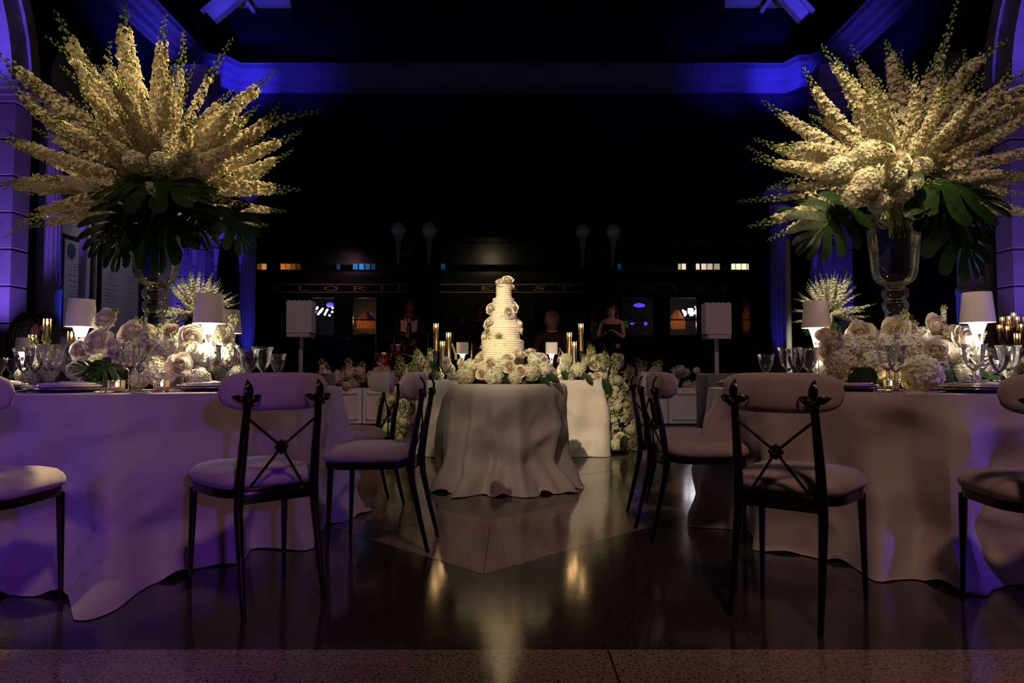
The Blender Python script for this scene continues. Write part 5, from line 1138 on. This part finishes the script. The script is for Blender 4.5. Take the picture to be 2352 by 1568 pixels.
    if hair is HAIRB:
        for k in range(9): a = k * .7; hm.ball(hc + Vector((.03 * h * cos(a), .045 * h + .012 * h * sin(2 * a), .02 * h + .035 * h * sin(a))), (.030 * h, .028 * h, .024 * h), 10, 7)
        hm.ball(hc + Vector((0, .022 * h, .0)), (.062 * h, .056 * h, .074 * h), 14, 10); hm.ball(hc + Vector((0, .030 * h, -.062 * h)), (.040 * h, .026 * h, .034 * h), 12, 8)
    put('hair', hm.mesh('hair', hair), t); return t
def ploc(px, Y, z): q = at(px, 800, Y); return (q.x, q.y, z)
person(ploc(938, 12.5, .34), 0, 1.80, 'man in dark suit, white shirt and tie standing at a music stand', SKIND, BLACKC, BLACKC, HAIRD, 0, ((-.03, -.02, -.17), (.05, -.14, -.16)), ((.05, -.04, -.17), (.10, -.17, -.16)), shirt=SHIRT)
person(ploc(1405, 11.7, .34), -.35, 1.66, 'woman with long auburn hair in a black dress holding an instrument', SKIN, None, BLACKC, HAIRA, .22, ((-.03, -.05, -.16), (.05, -.13, -.12)), ((.03, -.05, -.16), (-.05, -.14, -.10)))
dr = MB(); q = ploc(1405, 11.7, .34)
dr.lathe([(.16, .70), (.20, .0 + .34), (.26, .02), (.25, .02), (.19, .36), (.155, .70)], 20); dr.lathe([(.15, .68), (.13, .95), (.155, 1.18), (.15, 1.30), (.13, 1.19), (.12, .95)], 20)
wroot = [o for o in COL.objects if o.name.startswith('person')][-1]
for o in COL.objects:
    if o.parent is None and o.get('label', '').startswith('woman with long auburn'): wroot = o
put('dress', dr.mesh('dress', BLACKC), wroot)
person(ploc(1362, 12.7, .34), 0, 1.72, 'smiling man in dark suit half hidden left of the woman in black', SKIND, BLACKC, BLACKC, HAIRD, 0, ((-.03, -.02, -.17), (.03, -.12, -.2)), ((.03, -.02, -.17), (-.03, -.12, -.2)), shirt=SHIRT)
person(ploc(1100, 12.9, .34), 0, 1.74, 'dim musician in dark clothes beside the cake holding up a hand', SKIND, BLACKC, BLACKC, HAIRD, 0, ((-.05, -.04, -.12), (-.07, -.10, .04)), ((.03, -.04, -.17), (.03, -.14, -.2)))
person(ploc(1268, 8.6, 0), pi, 1.60, 'woman seen from behind with blond pinned-up hair right of the cake', SKIN, pm('plum_dress', (.035, .010, .016), .8), BLACKC, HAIRB, 0, ((-.03, -.02, -.17), (.03, -.12, -.2)), ((.03, -.02, -.17), (-.03, -.12, -.2)))
person(ploc(1330, 9.4, 0), pi, 1.72, 'dim man from behind in a dark jacket right of the pinned-up hair', SKIND, BLACKC, BLACKC, HAIRD, 0, ((-.03, -.02, -.17), (.03, -.12, -.2)), ((.03, -.02, -.17), (-.03, -.12, -.2))) if False else None
person(ploc(46, 6.2, 0), 1.9, 1.78, 'seated guest with long dark hair in silhouette at the left edge', SKIN, BLACKC, BLACKC, HAIRD, .26, ((-.03, -.04, -.17), (.0, -.16, -.16)), ((.03, -.04, -.17), (.0, -.16, -.16)), sit=True, lean=.03)
person(ploc(100, 7.05, 0), -1.3, 1.88, 'seated man in dark jacket in silhouette beside the long-haired guest', SKIND, BLACKC, BLACKC, HAIRD, 0, ((-.03, -.04, -.17), (.0, -.16, -.16)), ((.03, -.04, -.17), (.0, -.16, -.16)), sit=True, shirt=SHIRT)
for px, Y, lb in ((46, 6.2, 'chair under the long-haired guest, hidden in the dark'), (100, 7.05, 'chair under the seated man, hidden in the dark')):
    q = ploc(px, Y, 0); s = MB(); s.box((0, 0, .40), (.42, .42, .06), bev=.015)
    for a in (-.17, .17):
        for b in (-.17, .17): s.tube([(a, b, 0), (a, b, .38)], .014, 6)
    solo('stool', s.mesh('stool', BLACKM), lb.replace('chair', 'dark stool'), 'stool', q)
# what the woman holds, the music stand, drums
w0 = Vector(ploc(1399, 11.55, .34)); mb = MB(); mb.tube([(0, 0, 1.20), (-.01, -.12, 1.02), (-.02, -.22, .84)], [.012, .016, .03], 8)
for k in range(7): mb.ball((-.005 - .002 * k, -.05 - .025 * k, 1.13 - .045 * k), .014, 6, 4)
mb.lathe([(.03, 0), (.055, -.05), (.05, -.05), (.026, 0)], 12, (-.02, -.22, .84)); solo('clarinet', mb.mesh('clarinet', CHROME), 'dark shining wind instrument held by the woman in black', 'instrument', w0)
q = Vector(ploc(940, 11.9, .34)); st = thing('music_stand', 'black music stand with two white sheets before the suited man', 'music stand', q)
mb = MB(); zt = at(940, 745, 11.9).z - .34; mb.tube([(0, 0, .1), (0, 0, zt)], .012, 8)
for k in range(3): a = k * 2.09 + .5; mb.tube([(0, 0, .18), (.25 * cos(a), .25 * sin(a), .005)], .009, 6)
mb.box((0, 0, zt), (.10, .02, .06)); put('stand', mb.mesh('stand', BLACKM), st)
for sx in (-1, 1):
    mb = MB(); z = zt - .02; x0, x1 = sx * .03, sx * .145; mb.add([(x0, -.02, z + .07), (x1, -.05, z + .10), (x1 - sx * .0, -.07, z - .10), (x0 + sx * .02, -.04, z - .12), (x0, -.016, z + .07), (x1, -.046, z + .10), (x1, -.066, z - .10), (x0 + sx * .02, -.036, z - .12)], [(0, 1, 2, 3), (7, 6, 5, 4), (0, 4, 5, 1), (1, 5, 6, 2), (2, 6, 7, 3), (3, 7, 4, 0)]); put('sheet', mb.mesh('sheet', PAPER, False), st)
def drum(px, py, Y, R, hgt, label):
    q = at(px, py, Y); t = thing('drum', label, 'drum', (q.x, q.y, .34)); z1 = q.z - .34; z0 = z1 - hgt
    put('shell', MB().lathe([(0, z0), (R * .8, z0), (R * 1.02, z0 + hgt * .55), (R * .95, z1), (0, z1)], 24).mesh('shell', REDP), t); put('rim', MB().lathe([(R * .95, z1 - .02), (R * 1.05, z1 - .02), (R * 1.05, z1 + .012), (R * .95, z1 + .012)], 24).mesh('rim', CHROME), t); put('drum_head', MB().lathe([(0, z1 + .004), (R * .96, z1 + .004)], 24).mesh('head', PAPER), t)
    lg = MB()
    for k in range(3): a = k * 2.09; lg.tube([(R * .8 * cos(a), R * .8 * sin(a), z0 + .05), (R * 1.25 * cos(a), R * 1.25 * sin(a), 0)], .010, 6)
    for k in range(6): a = k * 1.047; lg.tube([(R * 1.06 * cos(a), R * 1.06 * sin(a), z1), (R * 1.03 * cos(a), R * 1.03 * sin(a), z1 - .12)], .005, 4)
    put('stand', lg.mesh('stand', CHROME), t)
drum(880, 811, 11.7, .13, .62, 'tall red drum with chrome rim behind the flower boxes'); drum(912, 792, 12.2, .12, .22, 'small red drum on a chrome stand right of the tall red drum')
def cymbal(px, py, Y, label, tilt):
    q = at(px, py, Y); t = thing('cymbal_stand', label, 'cymbal', (q.x, q.y, .34)); z = q.z - .34
    m = MB(); m.tube([(0, 0, .1), (0, 0, z)], .010, 6); m.tube([(0, 0, z - .1), (-.05, 0, z + .03)], .008, 6)
    for k in range(3): a = k * 2.09; m.tube([(0, 0, .25), (.22 * cos(a), .22 * sin(a), 0)], .008, 6)
    put('stand', m.mesh('stand', CHROME), t); put('cymbal', MB().lathe([(0, .03), (.03, .025), (.05, .008), (.19, 0), (.19, -.003), (.05, .004), (0, .02)], 28).mesh('cymbal', BRASS), t, Matrix.Translation((-.16, 0, z)) @ Matrix.Rotation(tilt, 4, 'Y'))
cymbal(863, 768, 11.9, 'brass cymbal on a chrome stand under the amber coach window', .05); cymbal(905, 775, 11.55, 'tilted brass cymbal on a chrome stand beside the small red drum', -.15)
q = at(982, 770, 11.9); mb = MB(); z = q.z - .34; mb.tube([(0, 0, 0.02), (0, 0, z)], .009, 6); mb.lathe([(0, 0), (.13, 0), (.13, .015), (0, .03)], 16); mb.ball((0, -.02, z + .02), (.022, .03, .028), 8, 6); mb.tube([(0, 0, z), (0, -.02, z + .03)], .014, 6); solo('microphone_stand', mb.mesh('mic', CHROME), 'chrome microphone stand left of the tallest left tube candle', 'microphone', (q.x, q.y, .34))

def small_mound(px, py, Y, label, seed):
    r = random.Random(seed); o = at(px, py, Y); t = thing('flower_centrepiece', label, 'flowers', (o.x, o.y, TH))
    for i in range(26):
        a = r.uniform(0, 2 * pi); q = r.uniform(.05, .24); p = Vector((o.x + q * cos(a), o.y + q * sin(a), TH + r.uniform(.05, .22) * (1.2 - q * 2)))
        bloom(t, r.choice(('hyd', 'rose', 'hyd')), p, r.uniform(.045, .07), (cos(a), sin(a) - .5, .7), r)
    for i in range(6):
        p = Vector((o.x + r.uniform(-.15, .15), o.y, TH + .1)); spike(t, STOCK[i % 2], p, p + Vector((r.uniform(-.1, .1), 0, r.uniform(.16, .26))), r, 'stock_stem')
    m = MB(); m.lathe([(0, 0), (.2, 0), (.2, .04), (.1, .1), (0, .1)], 16); put('moss_base', m.mesh('moss', LEAF), t)
small_mound(128, 850, 5.05, 'small yellow-lit flower mound on the guests\' table at the left', 61)
small_mound(2352, 850, 6.9, 'small flower mound by the candle at the right edge', 62)
